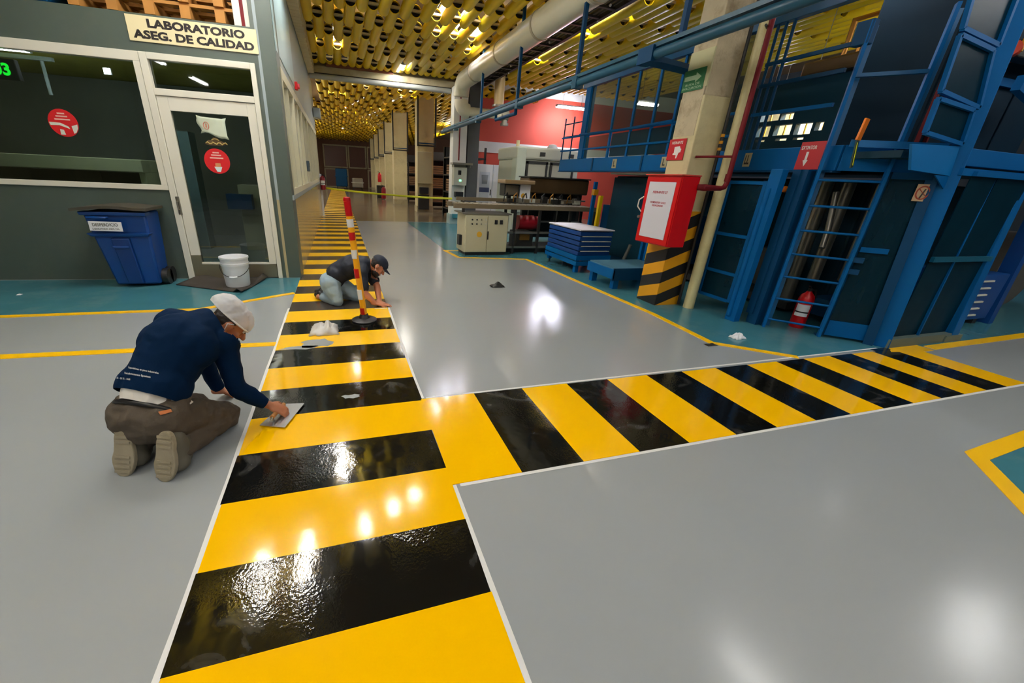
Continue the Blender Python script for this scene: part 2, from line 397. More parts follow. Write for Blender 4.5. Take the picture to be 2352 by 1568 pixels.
for i in range(15):
    a, b = bx[i], bx[i+1]
    y1 = 2.36-.004*i; y0 = 1.505
    if i == 0: MB().box(XR-.0005, b, y0, y1, 0, .0043).build('yellow_stripe', M_YELWET, cw)
    elif i % 2: MB().box(a, b, y0, y1, 0, .004).build('black_stripe', M_BLK, cw)
    else: MB().box(a, b, y0, y1, 0, .0042).build('yellow_stripe', M_YELWET, cw)
MB().prism([(5.32, 2.26), (5.72, 2.20), (5.9, 2.2), (5.9, 2.36), (5.5, 2.38)], 0, .0044).build('yellow_patch', M_YELWET, cw, label='yellow end patch')
MB().box(5.18, 5.42, 2.31, 2.36, 0, .0046).build('black_patch', M_BLK, cw)
MB().box(.49, 5.75, 1.483, 1.503, 0, .003).build('tape_edge', M_TAPE, cw); MB().box(.49, 5.3, 2.362, 2.38, 0, .003).build('tape_edge', M_TAPE, cw)

# ================================================================== LABORATORY (left)
LB = Fr((-.61, 6.07, 0), (-1, .06, 0), (-.06, -1, 0))
UF = 9.0
mb = MB()
mb.fbox(LB, 0, .245, -.25, 0, 0, 4.2)                 # corner post
mb.fbox(LB, .245, UF, -.18, 0, 2.585, 2.94)           # header
mb.fbox(LB, 1.41, UF, -.15, 0, 0, 1.13)               # below the window
struct('wall_left', mb, M_LAB, origin=(-.61, 6.07, 0))
# lab interior
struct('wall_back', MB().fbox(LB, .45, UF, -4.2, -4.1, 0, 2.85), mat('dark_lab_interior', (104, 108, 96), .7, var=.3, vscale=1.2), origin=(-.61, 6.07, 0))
struct('ceiling', MB().fbox(LB, .45, UF, -4.2, -.2, 2.86, 2.93), mat('reflected_yellow_ceiling', (196, 186, 80), .8, var=.25), origin=(-.61, 6.07, 2.95))  # ceiling yellow stands in for the tubes' reflection in the window
# window_1: frame and pane
f = MB()
f.fbox(LB, 1.44, UF, -.07, .02, 2.49, 2.585); f.fbox(LB, 1.44, UF, -.07, .02, 1.13, 1.19)
f.fbox(LB, 1.44, 1.51, -.07, .02, 1.19, 2.49)
w1 = f.build('window_1', M_ALU, None, bevel=.004, kind='structure', origin=LB.p(3, 0, 1.13))
MB().fbox(LB, 1.51, UF, -.035, -.027, 1.19, 2.49).build('pane', M_GLASS, w1)
# door_1
f = MB(); f.fbox(LB, 1.36, 1.435, -.08, .03, 0, 2.585); f.fbox(LB, .245, .30, -.08, .03, 0, 2.585)
f.fbox(LB, .30, 1.36, -.08, .03, 2.52, 2.585); f.fbox(LB, .30, 1.36, -.08, .03, 2.17, 2.24)
d1 = f.build('door_1', M_ALU, None, bevel=.004, kind='structure', origin=LB.p(.85, 0, 0))
MB().fbox(LB, .30, 1.36, -.035, -.027, 2.24, 2.52).build('transom_pane', M_GLASS, d1)
lf = MB(); lf.fbox(LB, 1.24, 1.355, -.05, .015, .32, 2.165); lf.fbox(LB, .305, .40, -.05, .015, .2, 2.165); lf.fbox(LB, .40, 1.24, -.05, .015, 2.02, 2.165)
leaf = lf.build('door_leaf', M_ALU, d1, bevel=.003)
kp = MB(); kp.fbox(LB, .31, 1.355, -.05, .018, .015, .2); kp.fbox(LB, 1.24, 1.355, -.05, .018, .2, .32)
kp.build('kick_plate', mat('brushed_brown_steel', (150, 140, 118), .3, .7, var=.15), leaf)
lp = MB(); lp.fbox(LB, .40, 1.24, -.03, .022, .2, .222)
lp.build('glazing_bead', M_ALU, leaf)
MB().fbox(LB, .40, 1.24, -.02, -.012, .222, 2.02).build('pane', M_GLASS, leaf)
h = MB(); h.fbox(LB, 1.345, 1.385, .015, .03, .84, 1.06); h.tube([LB.p(1.365, .03, 1.0), LB.p(1.365, .06, 1.0), LB.p(1.365, .06, .9), LB.p(1.365, .03, .9)], .008, 8)
h.build('lock_handle', M_STEEL, leaf)
# signs on the laboratory
s = thing('wall_sign', 'cream board lettered LABORATORIO ASEG. DE CALIDAD above the white glass door', 'sign', LB.p(.83, 0, 2.67))
MB().fbox(LB, .185, 1.49, .002, .014, 2.68, 2.92).build('board', M_SIGN, s, bevel=.003)
MB().text('LABORATORIO', LB, .80, 2.855, .0155, .082, .048, .98).build('lettering', M_INK, s)
MB().text('ASEG. DE CALIDAD', LB, .835, 2.748, .0155, .082, .048, 1.22).build('lettering', M_INK, s)
def disc(fr, u, z, r, n0, n1, seg=28, ry=None): return MB().fprism(fr, [(u+r*math.cos(2*PI*i/seg), z+(ry or r)*math.sin(2*PI*i/seg)) for i in range(seg)], n0, n1)
def sticker(u, z, r, label, kind, n=-.026):
    t = thing('round_sticker', label, 'sticker', LB.p(u, n, z-r))
    disc(LB, u, z, r, n, n+.002).build('disc', mat('sticker_red', (212, 30, 36), .4, var=.04), t)
    mb = MB(); nn = n+.003
    for k, (dz, w) in enumerate(((.62, .4), (.42, .62), (.2, .84))): mb.fbox(LB, u-w*r/1.6, u+w*r/1.6, nn, nn+.001, z+dz*r, z+dz*r+.1*r)
    mb.build('text_bars', mat('sticker_pale', (240, 190, 176), .5, var=0), t, label='pale lines of small print')
    if kind == 'hands':
        mb = MB(); mb.fprism(LB, [(u+r*.95, z+.02*r), (u+r*.2, z), (u-r*.3, z-.25*r), (u-r*.35, z-.42*r), (u-r*.05, z-.3*r), (u+r*.3, z-.18*r), (u+r*.9, z-.2*r)], nn, nn+.001)
        mb.fprism(LB, [(u-.5*r, z-.2*r), (u-.93*r, z-.05*r), (u-.9*r, z-.35*r), (u-.72*r, z-.65*r), (u-.55*r, z-.75*r)], nn, nn+.001)
        mb.fprism(LB, [(u+.35*r, z-.45*r), (u+.1*r, z-.5*r), (u+.05*r, z-.85*r), (u+.38*r, z-.86*r)], nn, nn+.001)
        mb.build('hand_picture', mat('sticker_hands', (216, 220, 208), .5, var=0), t)
    else:
        mb = MB(); mb.fprism(LB, [(u+.18*r+.0, z-.15*r), (u-.22*r, z-.15*r), (u-.25*r, z-.45*r), (u+.2*r, z-.45*r)], nn, nn+.001)
        mb.build('face_picture', mat('sticker_face', (204, 140, 92), .5, var=0), t)
        mb = MB(); mb.fprism(LB, [(u+.3*r, z-.45*r), (u-.32*r, z-.45*r), (u-.15*r, z-.85*r), (u+.12*r, z-.85*r)], nn, nn+.001)
        mb.build('mask_picture', mat('sticker_mask', (214, 232, 232), .5, var=0), t)
sticker(2.37, 1.815, .142, 'round red sticker with pale hands on the wide dark window', 'hands')
sticker(.84, 1.497, .145, 'round red sticker with a masked face on the glass door', 'face', -.0118)
t = thing('paper_notice', 'crumpled white paper taped to the top of the glass door', 'paper', LB.p(.82, -.01, 1.77))
mb = MB(); N = 8; vs = []; fs = []
for i in range(N+1):
    for j in range(N+1):
        a, b = i/N, j/N
        u = .968-(.968-.675)*a+.02*math.sin(b*5)*(1-a); z = 1.985-.17*b-.05*a*b-.012*a+.012*math.sin(a*7)*b
        if i in (0, N) and j in (0, N): u += .016*(1 if i == 0 else -1); z += .014*(1 if j == 0 else -1)
        vs.append(LB.p(u, -.003+.004*math.sin(a*6+b*5), z))
for i in range(N):
    for j in range(N):
        k = i*(N+1)+j; fs.append((k, k+1, k+N+2, k+N+1))
sh = mb.add(vs, fs).build('sheet', mat('greenish_paper', (198, 208, 186), .7, var=.08, vscale=20), t, smooth=60)
md = sh.modifiers.new('thickness', 'SOLIDIFY'); md.thickness = .001
mb = MB().tube([LB.p(.89+.03*math.cos(2*PI*i/14), .001, 1.89+.04*math.sin(2*PI*i/14)) for i in range(14)], .003, 5, closed=True); mb.fbox(LB, .885, .895, -.001, .002, 1.87, 1.91)
mb.build('pictogram', M_REDW, t)
t = thing('name_decal', 'small gilt lettering decal between the paper and the red door sticker', 'sticker', LB.p(.82, -.01, 1.69))
mb = MB(); 
mb.fprism(LB, [(.945, 1.69), (.90, 1.735), (.87, 1.735), (.84, 1.765), (.80, 1.765), (.77, 1.735), (.73, 1.72), (.69, 1.70), (.75, 1.675), (.90, 1.675)], -.0118, -.0105)
mb.build('backing', mat('decal_brown', (84, 62, 30), .5), t)
mb = MB().tube([LB.p(.93-.24*i/12, -.009, 1.70+.012*math.sin(i*1.9)) for i in range(13)], .006, 6); mb.tube([LB.p(.86-.08*i/8, -.009, 1.735+.015*math.sin(PI*i/8)) for i in range(9)], .005, 6)
mb.build('scroll', mat('decal_gilt', (190, 164, 96), .4, var=.1), t)
# things inside the laboratory, some standing in for reflections in its window
t = thing('lab_bench', 'pale counter seen through the wide dark laboratory window', 'counter', LB.p(3.3, -1.2, 0))
b = MB(); b.fbox(LB, 2.12, 6, -1.8, -1.0, 1.30, 1.47); b.build('worktop', mat('pale_lab_top', (206, 206, 170), .5), t, bevel=.01)
b = MB(); b.fbox(LB, 2.12, 2.2, -1.7, -1.05, 0, 1.30); b.build('end_panel', mat('pale_lab_top', (206, 206, 170), .5), t)
for uu in (3.0, 3.9, 4.8): MB().fbox(LB, uu, uu+.06, -1.7, -1.05, 0, 1.30).build('leg', M_DARK, t)
MB().fbox(LB, 2.2, 6, -1.72, -1.68, .1, 1.28).build('back_panel', M_DARK, t)
t = thing('led_display', 'glowing green numeral display behind the window at the left edge', 'display', LB.p(3.2, -.6, 2.28))
MB().fbox(LB, 3.0, 3.7, -.68, -.61, 2.27, 2.49).build('housing', M_BLACK, t, bevel=.01)
MB().text('03', LB, 3.15, 2.38, -.605, .13, .035, .17).build('numerals', M_LED, t)
def lamp(name, p, q, label, w=.09, tubes=2, m=None, group=None, house=True, r=.016, top=5.0):
    p = V(p); q = V(q); t = thing(name, label, 'lamp', (p+q)/2, group)
    d = (q-p).normalized(); sx = d.cross(V((0, 0, 1))).normalized()
    if house:
        hb = MB(); hb.bar(p+V((0, 0, .04)), q+V((0, 0, .04)), w, .04); hb.bar(p+V((0, 0, .01)), p+V((0, 0, .01))+d*.02, w, .05); hb.bar(q-d*.02+V((0, 0, .01)), q+V((0, 0, .01)), w, .05)
        hb.build('housing', M_WHITE, t)
        for k in (.2, .8):
            c = p.lerp(q, k); MB().cyl(c+V((0, 0, .055)), V((c.x, c.y, top)), .006, 6).build('hanger', M_STEEL, t)
    for i in range(tubes):
        o = sx*((i-(tubes-1)/2)*w*.55)
        MB().cyl(p+o+d*.02, q+o-d*.02, r, 10).build('lamp_tube', m or M_LAMP, t, smooth=50)
    return t
lamp('fluorescent_light', LB.p(3.32, -1.5, 2.74), LB.p(4.4, -1.5, 2.74), 'fluorescent lamp standing in for a lamp reflected at the left edge of the window', .1, 2, mat('added_lab_lamp', (226, 230, 255), .4, var=0, emit=70), top=2.86)  # stands in for a lamp mirrored in the glass; also lights the room
lamp('fluorescent_light', LB.p(1.5, -.5, 2.80), LB.p(2.7, -.5, 2.80), 'unseen fill lamp added inside the laboratory just above the window head', .1, 2, mat('added_lab_lamp', (226, 230, 255), .4, var=0, emit=70), top=2.86)  # added out of view to brighten the laboratory
t = thing('reflected_rail', 'pale rail and drop pole standing in for a reflection in the dark laboratory window', 'rail', LB.p(3.2, -1.45, 2.3))  # stands in for an overhead conduit mirrored in the glass
MB().fbox(LB, 3.06, 4.0, -1.48, -1.42, 2.635, 2.68).build('rail', mat('pale_rail', (190, 204, 214), .4), t)
MB().tube([LB.p(3.19, -1.45, 2.64), LB.p(3.2, -1.45, 2.24)], .02, 10).build('drop_pole', mat('pale_rail', (190, 204, 214), .4), t, smooth=40)
t = thing('reflected_lamp', 'small bright square standing in for a lamp reflected in the laboratory window', 'lamp', LB.p(2.48, -1.5, 2.55))  # bright square built for a lamp's reflection in the window
MB().fbox(LB, 2.44, 2.53, -1.54, -1.51, 2.555, 2.635).build('housing', M_WHITE, t); MB().fbox(LB, 2.45, 2.52, -1.51, -1.5, 2.565, 2.625).build('diffuser', mat('added_lab_lamp', (226, 230, 255), .4, var=0, emit=5), t)
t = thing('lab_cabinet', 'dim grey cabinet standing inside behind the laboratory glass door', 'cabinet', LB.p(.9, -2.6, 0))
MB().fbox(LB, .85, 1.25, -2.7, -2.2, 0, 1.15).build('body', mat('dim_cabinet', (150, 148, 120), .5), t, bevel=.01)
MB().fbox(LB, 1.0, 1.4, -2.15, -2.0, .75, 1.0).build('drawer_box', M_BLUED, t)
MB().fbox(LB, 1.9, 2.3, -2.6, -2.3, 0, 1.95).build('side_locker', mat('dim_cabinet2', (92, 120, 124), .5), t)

# pallets lying on the laboratory roof
t = thing('wooden_pallet', 'orange wooden pallet stacked on the laboratory roof above the sign', 'pallet', LB.p(1, -.6, 2.95))
for uu in (.5, .85, 1.2, 1.55, 1.9): MB().fbox(LB, uu, uu+.1, -1.2, -.02, 2.95, 3.07).build('block', M_WOOD, t)
for nn in (-.1, -.35, -.6, -.85, -1.1): MB().fbox(LB, .42, 2.1, nn-.05, nn+.05, 3.07, 3.10).build('deck_board', M_WOOD, t)
t = thing('wooden_pallet', 'second orange pallet lying on top of the roof pallet above the sign', 'pallet', LB.p(1, -.6, 3.101))
for uu in (.5, .85, 1.2, 1.55, 1.9): MB().fbox(LB, uu, uu+.1, -1.2, -.02, 3.101, 3.2).build('block', M_WOOD, t)
for nn in (-.1, -.35, -.6, -.85, -1.1): MB().fbox(LB, .42, 2.1, nn-.05, nn+.05, 3.2, 3.23).build('deck_board', M_WOOD, t)
t = thing('roof_post', 'white and red upright beside the pallets on the laboratory roof', 'post', LB.p(.33, -.1, 2.94))
MB().fbox(LB, .335, .41, -.08, -.02, 2.94, 3.6).build('upright', M_ALU, t); MB().fbox(LB, .295, .335, -.08, -.03, 2.94, 3.6).build('red_strip', M_DRED, t, label='dull red strip'); MB().fbox(LB, .25, .295, -.08, -.02, 2.94, 3.6).build('upright', M_ALU, t)
tag(MB().fbox(LB, 2.2, 3.8, -1.2, -.05, 2.95, 3.35).build('storage_crate', M_BLUED, bevel=.02), 'dark blue crate on the laboratory roof at the top left', 'crate')

# ---- side wall of the laboratory along the aisle
SW = Fr((-.61, 0, 0), (0, 1, 0), (1, 0, 0))
mb = MB(); mb.fbox(SW, 6.08, 15.6, -.2, 0, 2.62, 4.0)
mb.fbox(SW, 15.3, 15.6, -.2, 0, 0, 2.62); mb.fbox(SW, 6.08, 6.22, -.2, 0, 1.1, 2.62)
struct('wall_side', mb, M_SIDE, origin=(-.61, 6.08, 0))
struct('baseboard_side', MB().fbox(SW, 6.08, 15.3, -.2, -.002, .0, 1.06), M_BEIGEG, origin=(-.61, 6.08, 0))
struct('trim_5', MB().fbox(SW, 6.08, 15.3, -.2, .02, 1.06, 1.12), M_SIDE, origin=(-.61, 6.08, 1.06))
struct('trim_6', MB().fbox(SW, 6.1, 8.4, 0, .01, 2.75, 4.0), mat('pale_sky_blue_panel', (168, 194, 200), .3), origin=(-.61, 6.1, 2.75))
wy = [6.25, 7.75, 9.3, 10.8, 12.3, 13.8, 15.28]
for i in range(6):
    a, b = wy[i], wy[i+1]; f = MB()
    f.fbox(SW, a, a+.09, -.12, .02, 1.12, 2.62); f.fbox(SW, b-.09, b-.003, -.12, .02, 1.12, 2.62); f.fbox(SW, a+.09, b-.09, -.12, .02, 2.5, 2.62); f.fbox(SW, a+.09, b-.09, -.12, .02, 1.12, 1.2)
    f.fbox(SW, (a+b)/2-.03, (a+b)/2+.03, -.1, .01, 1.2, 2.5)
    w = f.build('window_%d' % (i+2), mat('cream_window_frame', (206, 202, 176), .4), None, kind='structure', origin=(-.61, a, 1.12))
    MB().fbox(SW, a+.09, b-.09, -.06, -.05, 1.2, 2.5).build('pane', mat('pale_blind_glass', (206, 214, 212), .25, var=.06), w)
t = thing('alarm_siren', 'small red fire alarm high on the pale blue side wall', 'alarm', (-.61, 8.52, 2.72))
MB().fbox(SW, 8.46, 8.58, .0, .05, 2.72, 2.84).build('base', M_RED, t, bevel=.01); disc(SW, 8.52, 2.78, .04, .05, .08).build('lens', mat('pink_red_lens', (226, 70, 86), .3), t)
t = thing('air_vent_box', 'square grey box fixed near the far end of the side wall', 'box', (-.61, 15.3, 2.9))
MB().fbox(SW, 14.6, 15.0, .011, .22, 2.95, 3.22).build('casing', mat('pale_grey_box', (176, 184, 186), .4), t, bevel=.02); MB().fbox(SW, 14.68, 14.92, .22, .228, 3.0, 3.17).build('cover', M_LGREY, t)
t = thing('card_reader', 'small dark reader box on the cream window frame of the side wall', 'reader', (-.61, 9.3, 1.4))
MB().fbox(SW, 9.24, 9.4, .02, .07, 1.42, 1.62).build('casing', mat('dark_grey_box', (70, 82, 92), .4), t, bevel=.01); MB().fbox(SW, 9.27, 9.37, .07, .074, 1.5, 1.58).build('screen', M_BLACK, t)

def extinguisher(p, h, r, label, m=None, hosed=True, lab=True):
    p = V(p); t = thing('fire_extinguisher', label, 'extinguisher', p)
    MB().lathe([(0, 0), (r*.92, 0), (r, .03*h), (r, .66*h), (r*.85, .74*h), (r*.4, .81*h), (r*.3, .84*h), (0, .84*h)], p, 20).build('cylinder', m or M_RED, t, smooth=40)
    v = MB().cyl(p+V((0, 0, .84*h)), p+V((0, 0, .9*h)), r*.28, 10); v.bar(p+V((0, 0, .9*h)), p+V((-.9*r, -.3*r, .97*h)), r*.25, r*.12); v.bar(p+V((0, 0, .87*h)), p+V((-.8*r, -.3*r, .86*h)), r*.22, r*.1)
    v.build('valve', M_BLACK, t)
    if hosed: MB().tube([p+V((0, 0, .87*h)), p+V((r*.8, -r*.3, .86*h)), p+V((r*1.25, -r*.3, .7*h)), p+V((r*1.15, -r*.2, .4*h)), p+V((r*1.05, -r*.2, .3*h))], r*.14, 8).build('hose', M_BLACK, t, smooth=50)
    if lab:
        a0 = math.atan2(-p.y, -p.x); vs = []; n = 10
        for i in range(n+1):
            a = a0-.9+1.8*i/n
            for z in (.28*h, .55*h): vs.append(p+V((math.cos(a)*r*1.01, math.sin(a)*r*1.01, z)))
        MB().add(vs, [(2*i, 2*i+2, 2*i+3, 2*i+1) for i in range(n)]).build('label', M_WHITE, t, smooth=60)
        vs = [v+V((math.cos(a0), math.sin(a0), 0))*.003 for v in vs]
        vs = []
        for i in range(n+1):
            a = a0-.9+1.8*i/n
            for z in (.36*h, .39*h): vs.append(p+V((math.cos(a)*r*1.03, math.sin(a)*r*1.03, z)))
        MB().add(vs, [(2*i, 2*i+2, 2*i+3, 2*i+1) for i in range(n)]).build('label_band', M_INK, t)
    return t
# post at the end of the side wall with its extinguisher
t = thing('wall_end_post', 'slim white post at the far end of the side wall by the walkway', 'post', (-.57, 15.1, 0))
MB().box(-.60, -.53, 15.05, 15.12, 0, 1.35).build('post', M_WHITE, t, bevel=.005); MB().box(-.605, -.5, 15.03, 15.14, 0, .012).build('foot_plate', M_WHITE, t)
ex_ = extinguisher((-.50, 14.955, .86), .52, .085, 'dark red extinguisher hung at the end of the laboratory side wall', mat('deep_red_cylinder', (134, 10, 34), .3))
MB().box(-.59, -.43, 15.03, 15.052, 1.08, 1.13).build('wall_bracket', M_DARK, ex_); MB().box(-.56, -.44, 14.90, 15.05, .85, .86).build('wall_bracket', M_DARK, ex_)

# ---- blue waste bin
p = at(318, 659); BX, BY = -2.44, 5.70
t = thing('waste_bin', 'blue wheeled waste bin with a dark lid against the green wall', 'bin', (BX, BY, 0))
def taper(mb, x0, x1, y0, y1, z0, X0, X1, Y0, Y1, z1):
    return mb.add([(x0, y0, z0), (x1, y0, z0), (x1, y1, z0), (x0, y1, z0), (X0, Y0, z1), (X1, Y0, z1), (X1, Y1, z1), (X0, Y1, z1)], [(3, 2, 1, 0), (4, 5, 6, 7), (0, 1, 5, 4), (1, 2, 6, 5), (2, 3, 7, 6), (3, 0, 4, 7)])
bd = taper(MB(), -2.70, -2.24, 5.76, 6.08, .03, -2.81, -2.20, 5.70, 6.10, .90)
bd.build('body', M_BINB, t, bevel=.025, smooth=40)
rb = MB(); taper(rb, -2.78, -2.22, 5.69, 5.80, .62, -2.815, -2.2, 5.675, 5.80, .66); taper(rb, -2.82, -2.19, 5.665, 5.80, .86, -2.83, -2.185, 5.66, 5.80, .90)
rb.build('rim_ribs', M_BINB, t, bevel=.008)
gp = MB(); taper(gp, -2.56, -2.40, 5.715, 5.80, .05, -2.60, -2.42, 5.685, 5.80, .6); gp.build('front_rib', mat('blue_bin_plastic_deep', (4, 50, 112), .4), t, bevel=.01)
gp = MB(); gp.bar((-2.60, 5.70, .50), (-2.44, 5.70, .50), .05, .03); gp.build('grab_bar', M_BINB, t, bevel=.008)
gp = MB(); gp.tube([(-2.74, 5.66, .84), (-2.74, 5.63, .84), (-2.56, 5.63, .84), (-2.56, 5.66, .84)], .012, 8); gp.build('handle', M_BINB, t, smooth=50)
ld = MB(); N = 6; vs = []; fs = []
for j in range(2):
    for i in range(N+1):
        a = i/N; x = -2.875+.72*a
        for yy in (5.62, 6.13): vs.append((x, yy, .905+.035*math.sin(PI*a)+j*.03+(.015 if a > .9 else 0)))
n2 = 2*(N+1)
for i in range(N):
    k = 2*i; fs += [(k, k+1, k+3, k+2), (n2+k, n2+k+2, n2+k+3, n2+k+1), (k, k+2, n2+k+2, n2+k), (k+1, n2+k+1, n2+k+3, k+3)]
fs += [(0, n2, n2+1, 1), (2*N, 2*N+1, n2+2*N+1, n2+2*N)]
ld.add(vs, fs).build('lid', M_BINL, t, smooth=30)
for yy in (5.90, 6.02):
    MB().cyl((-2.235, yy, .1), (-2.17, yy, .1), .1, 18).build('wheel', M_BLACK, t, smooth=40)
BF = Fr((-2.5, 5.672, 0), (1, 0, 0), (0, -1, -.08), (0, -.05, 1))
lb = MB(); lb.fprism(BF, [(-.24, .70), (.07, .69), (.075, .795), (-.235, .805)], .004, .008); lb.build('bin_label', M_WHITE, t)
MB().text('DESPERDICIO', BF, -.083, .765, .0095, .036, .02, .24).build('label_text', mat('grey_ink', (96, 96, 90), .6, var=0), t)
MB().text('LABORATORIO ASEG. CAL.', BF, -.083, .718, .0095, .02, .02, .26).build('label_text', mat('grey_ink', (96, 96, 90), .6, var=0), t)

# ---- mat and pail in front of the door
t = MB(); poly = [at(*q) for q in ((398, 655), (470, 636), (600, 636), (622, 640), (628, 648), (560, 672), (500, 668))]
N = 16; vs = []; fs = []
c0 = poly[0]; A = at(405, 655); B = at(475, 630); Cc = at(615, 640); Dd = at(555, 674)
for i in range(N+1):
    for j in range(7):
        a, b = i/N, j/6
        q = A.lerp(Dd, a).lerp(B.lerp(Cc, a), b); z = .006+.03*max(0, noise.noise(V((a*4, b*3, 1))))+(.05*max(0, 1-((a-.12)/.16)**2)*b)
        if a > .88: z += .06*math.sin((a-.88)/.12*PI*.9)
        dd = min(1, max(0, ((q.x+1.345)**2+(q.y-5.66)**2)**.5/.2-.9)); z = .006+(z-.006)*dd
        vs.append(V((q.x, q.y, z)))
for i in range(N):
    for j in range(6):
        k = i*7+j; fs.append((k, k+7, k+8, k+1))
o = t.add(vs, fs).build('rubber_mat', M_MATT, smooth=60, origin=(-1.4, 5.7, 0)); md = o.modifiers.new('thick', 'SOLIDIFY'); md.thickness = .008; md.offset = 1
tag(o, 'rumpled dark rubber mat before the laboratory door', 'mat')
PB = at(541, 652); PB = V((-1.345, 5.66, .0165))
t = thing('pail', 'white plastic pail with wire handle on the dark mat', 'bucket', PB)
MB().lathe([(0, .0), (.135, 0), (.14, .01), (.155, .27), (.163, .27), (.165, .30), (.157, .30), (.16, .355), (.168, .355), (.168, .375), (.158, .378), (.15, .36), (.135, .03), (0, .02)], PB, 32).build('tub', M_WHITE, t, smooth=35)
MB().tube([PB+V((.165*math.cos(a), .165*math.sin(a), .285-.1*math.sin((a-PI)))) if False else PB+V((.172*math.cos(a), .172*math.sin(a), .27-.13*abs(math.sin(a)))) for a in [PI+PI*i/18 for i in range(19)]], .004, 6).build('wire_handle', M_DARK, t, smooth=60)
MB().tube([PB+V((.178*math.cos(a), .178*math.sin(a), .27-.13*abs(math.sin(a)))) for a in [PI*1.5-.25+.5*i/6 for i in range(7)]], .011, 8).build('grip', M_WHITE, t, smooth=60)

# ---- delineator post on the stripes
PB = V((.165, 4.07, .0045))
t = thing('delineator_post', 'slim yellow post with red and white bands on a round black base', 'bollard', PB)
MB().lathe([(0, 0), (.128, 0), (.13, .01), (.11, .02), (.06, .03), (.04, .07), (0, .07)], PB, 28).build('base', M_BLACK, t, smooth=35)
lean = V((-.035, 0, 0)); HB = 1.19; zs = [.07, .145, .3, .42, .56, .64, .75, .86, .93, 1.02, 1.07, 1.19]
bandz = [(.07, .15, 'r'), (.25, .36, 'w'), (.49, .59, 'r'), (.70, .79, 'w'), (.89, .97, 'r'), (1.02, 1.10, 'w'), (1.13, 1.27, 'r')]
zt = onx  # (unused)
MB().cyl(PB+V((0, 0, .07)), PB+V((-.10, .0, 1.20)), .031, 16).build('pole', M_BOLY, t, smooth=40)
sc = 1.19/1.27
for a, b, c in bandz:
    a *= sc; b *= sc
    MB().cyl(PB+V((-.10*(a/1.2), 0, a)), PB+V((-.10*(b/1.2), 0, b)), .0325, 16).build('band', M_RED if c == 'r' else M_WHITE, t, smooth=40, label='red reflective band' if c == 'r' else 'white reflective band')
MB().lathe([(.033, 0), (.036, .01), (.03, .035), (.015, .04), (0, .04)], PB+V((-.10, 0, 1.19)), 16).build('cap', M_RED, t, smooth=40)
# ================================================================== STRUCTURE OF THE HALL
struct('trim_7', MB().box(-.6, 4.1, 13.9, 14.2, 3.98, 5.0), M_BEAM, origin=(1.7, 14, 3.98))
struct('trim_8', MB().box(-.6, 4.1, 13.72, 13.9, 3.98, 4.14), M_BEAM, origin=(1.7, 13.8, 3.98))
struct('trim_9', MB().box(-.1, 1.75, 13.70, 13.9, 4.141, 4.23), mat('red_brown_fascia', (118, 66, 52), .6, var=.15), origin=(.8, 13.8, 4.14))
tag(MB().cyl((-.58, 13.68, 3.88), (3.5, 13.68, 3.88), .07, 14).build('beam_pipe', mat('pale_grey_pipe', (168, 172, 168), .35), smooth=40), 'pale grey pipe running along under the beige cross beam', 'pipe')
tag(MB().box(-.58, 3.6, 13.74, 13.80, 3.90, 3.98).build('gap_strip', M_DARK), 'dark strip put in for the dark gap between the beige beam and the pale pipe', 'channel')  # dark strip fills the dark gap under the beam
mb = MB()
for i in range(70):
    mb.box(-.60, -.45+.015*(i % 2), 2.0+.17*i, 2.0+.17*i+.16, 3.93, 4.4)
struct('trim_10', mb, mat('pale_ribbed_cream', (214, 200, 160), .6, var=.1), origin=(-.55, 7, 3.93))
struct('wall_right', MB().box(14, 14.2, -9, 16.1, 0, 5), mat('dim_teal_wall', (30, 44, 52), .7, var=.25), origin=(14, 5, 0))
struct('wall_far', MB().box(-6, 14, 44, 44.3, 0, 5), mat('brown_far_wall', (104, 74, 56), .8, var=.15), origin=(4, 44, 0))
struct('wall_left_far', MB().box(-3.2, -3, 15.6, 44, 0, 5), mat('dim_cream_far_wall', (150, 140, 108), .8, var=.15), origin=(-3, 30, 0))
struct('wall_side_end', MB().box(-6, -.81, 15.4, 15.6, 0, 4.2), M_SIDE, origin=(-3, 15.5, 0))
for i, (x0, x1, z0, z1) in enumerate(((-1.1, .9, 1.9, 3.7), (1.2, 2.7, 1.9, 3.7), (3.0, 4.0, 1.9, 3.7), (-1.1, .9, 0.1, 1.6), (3.0, 4.0, .1, 1.6))):
    f = MB(); t = .12
    f.box(x0-t, x0, 43.9, 44, z0-t, z1+t); f.box(x1, x1+t, 43.9, 44, z0-t, z1+t); f.box(x0, x1, 43.9, 44, z0-t, z0); f.box(x0, x1, 43.9, 44, z1, z1+t)
    w = f.build('window_%d' % (8+i), M_BEAM, None, kind='structure'); MB().box(x0, x1, 43.96, 43.99, z0, z1).build('pane', mat('dark_brown_pane', (92, 52, 40), .4, var=.1), w)
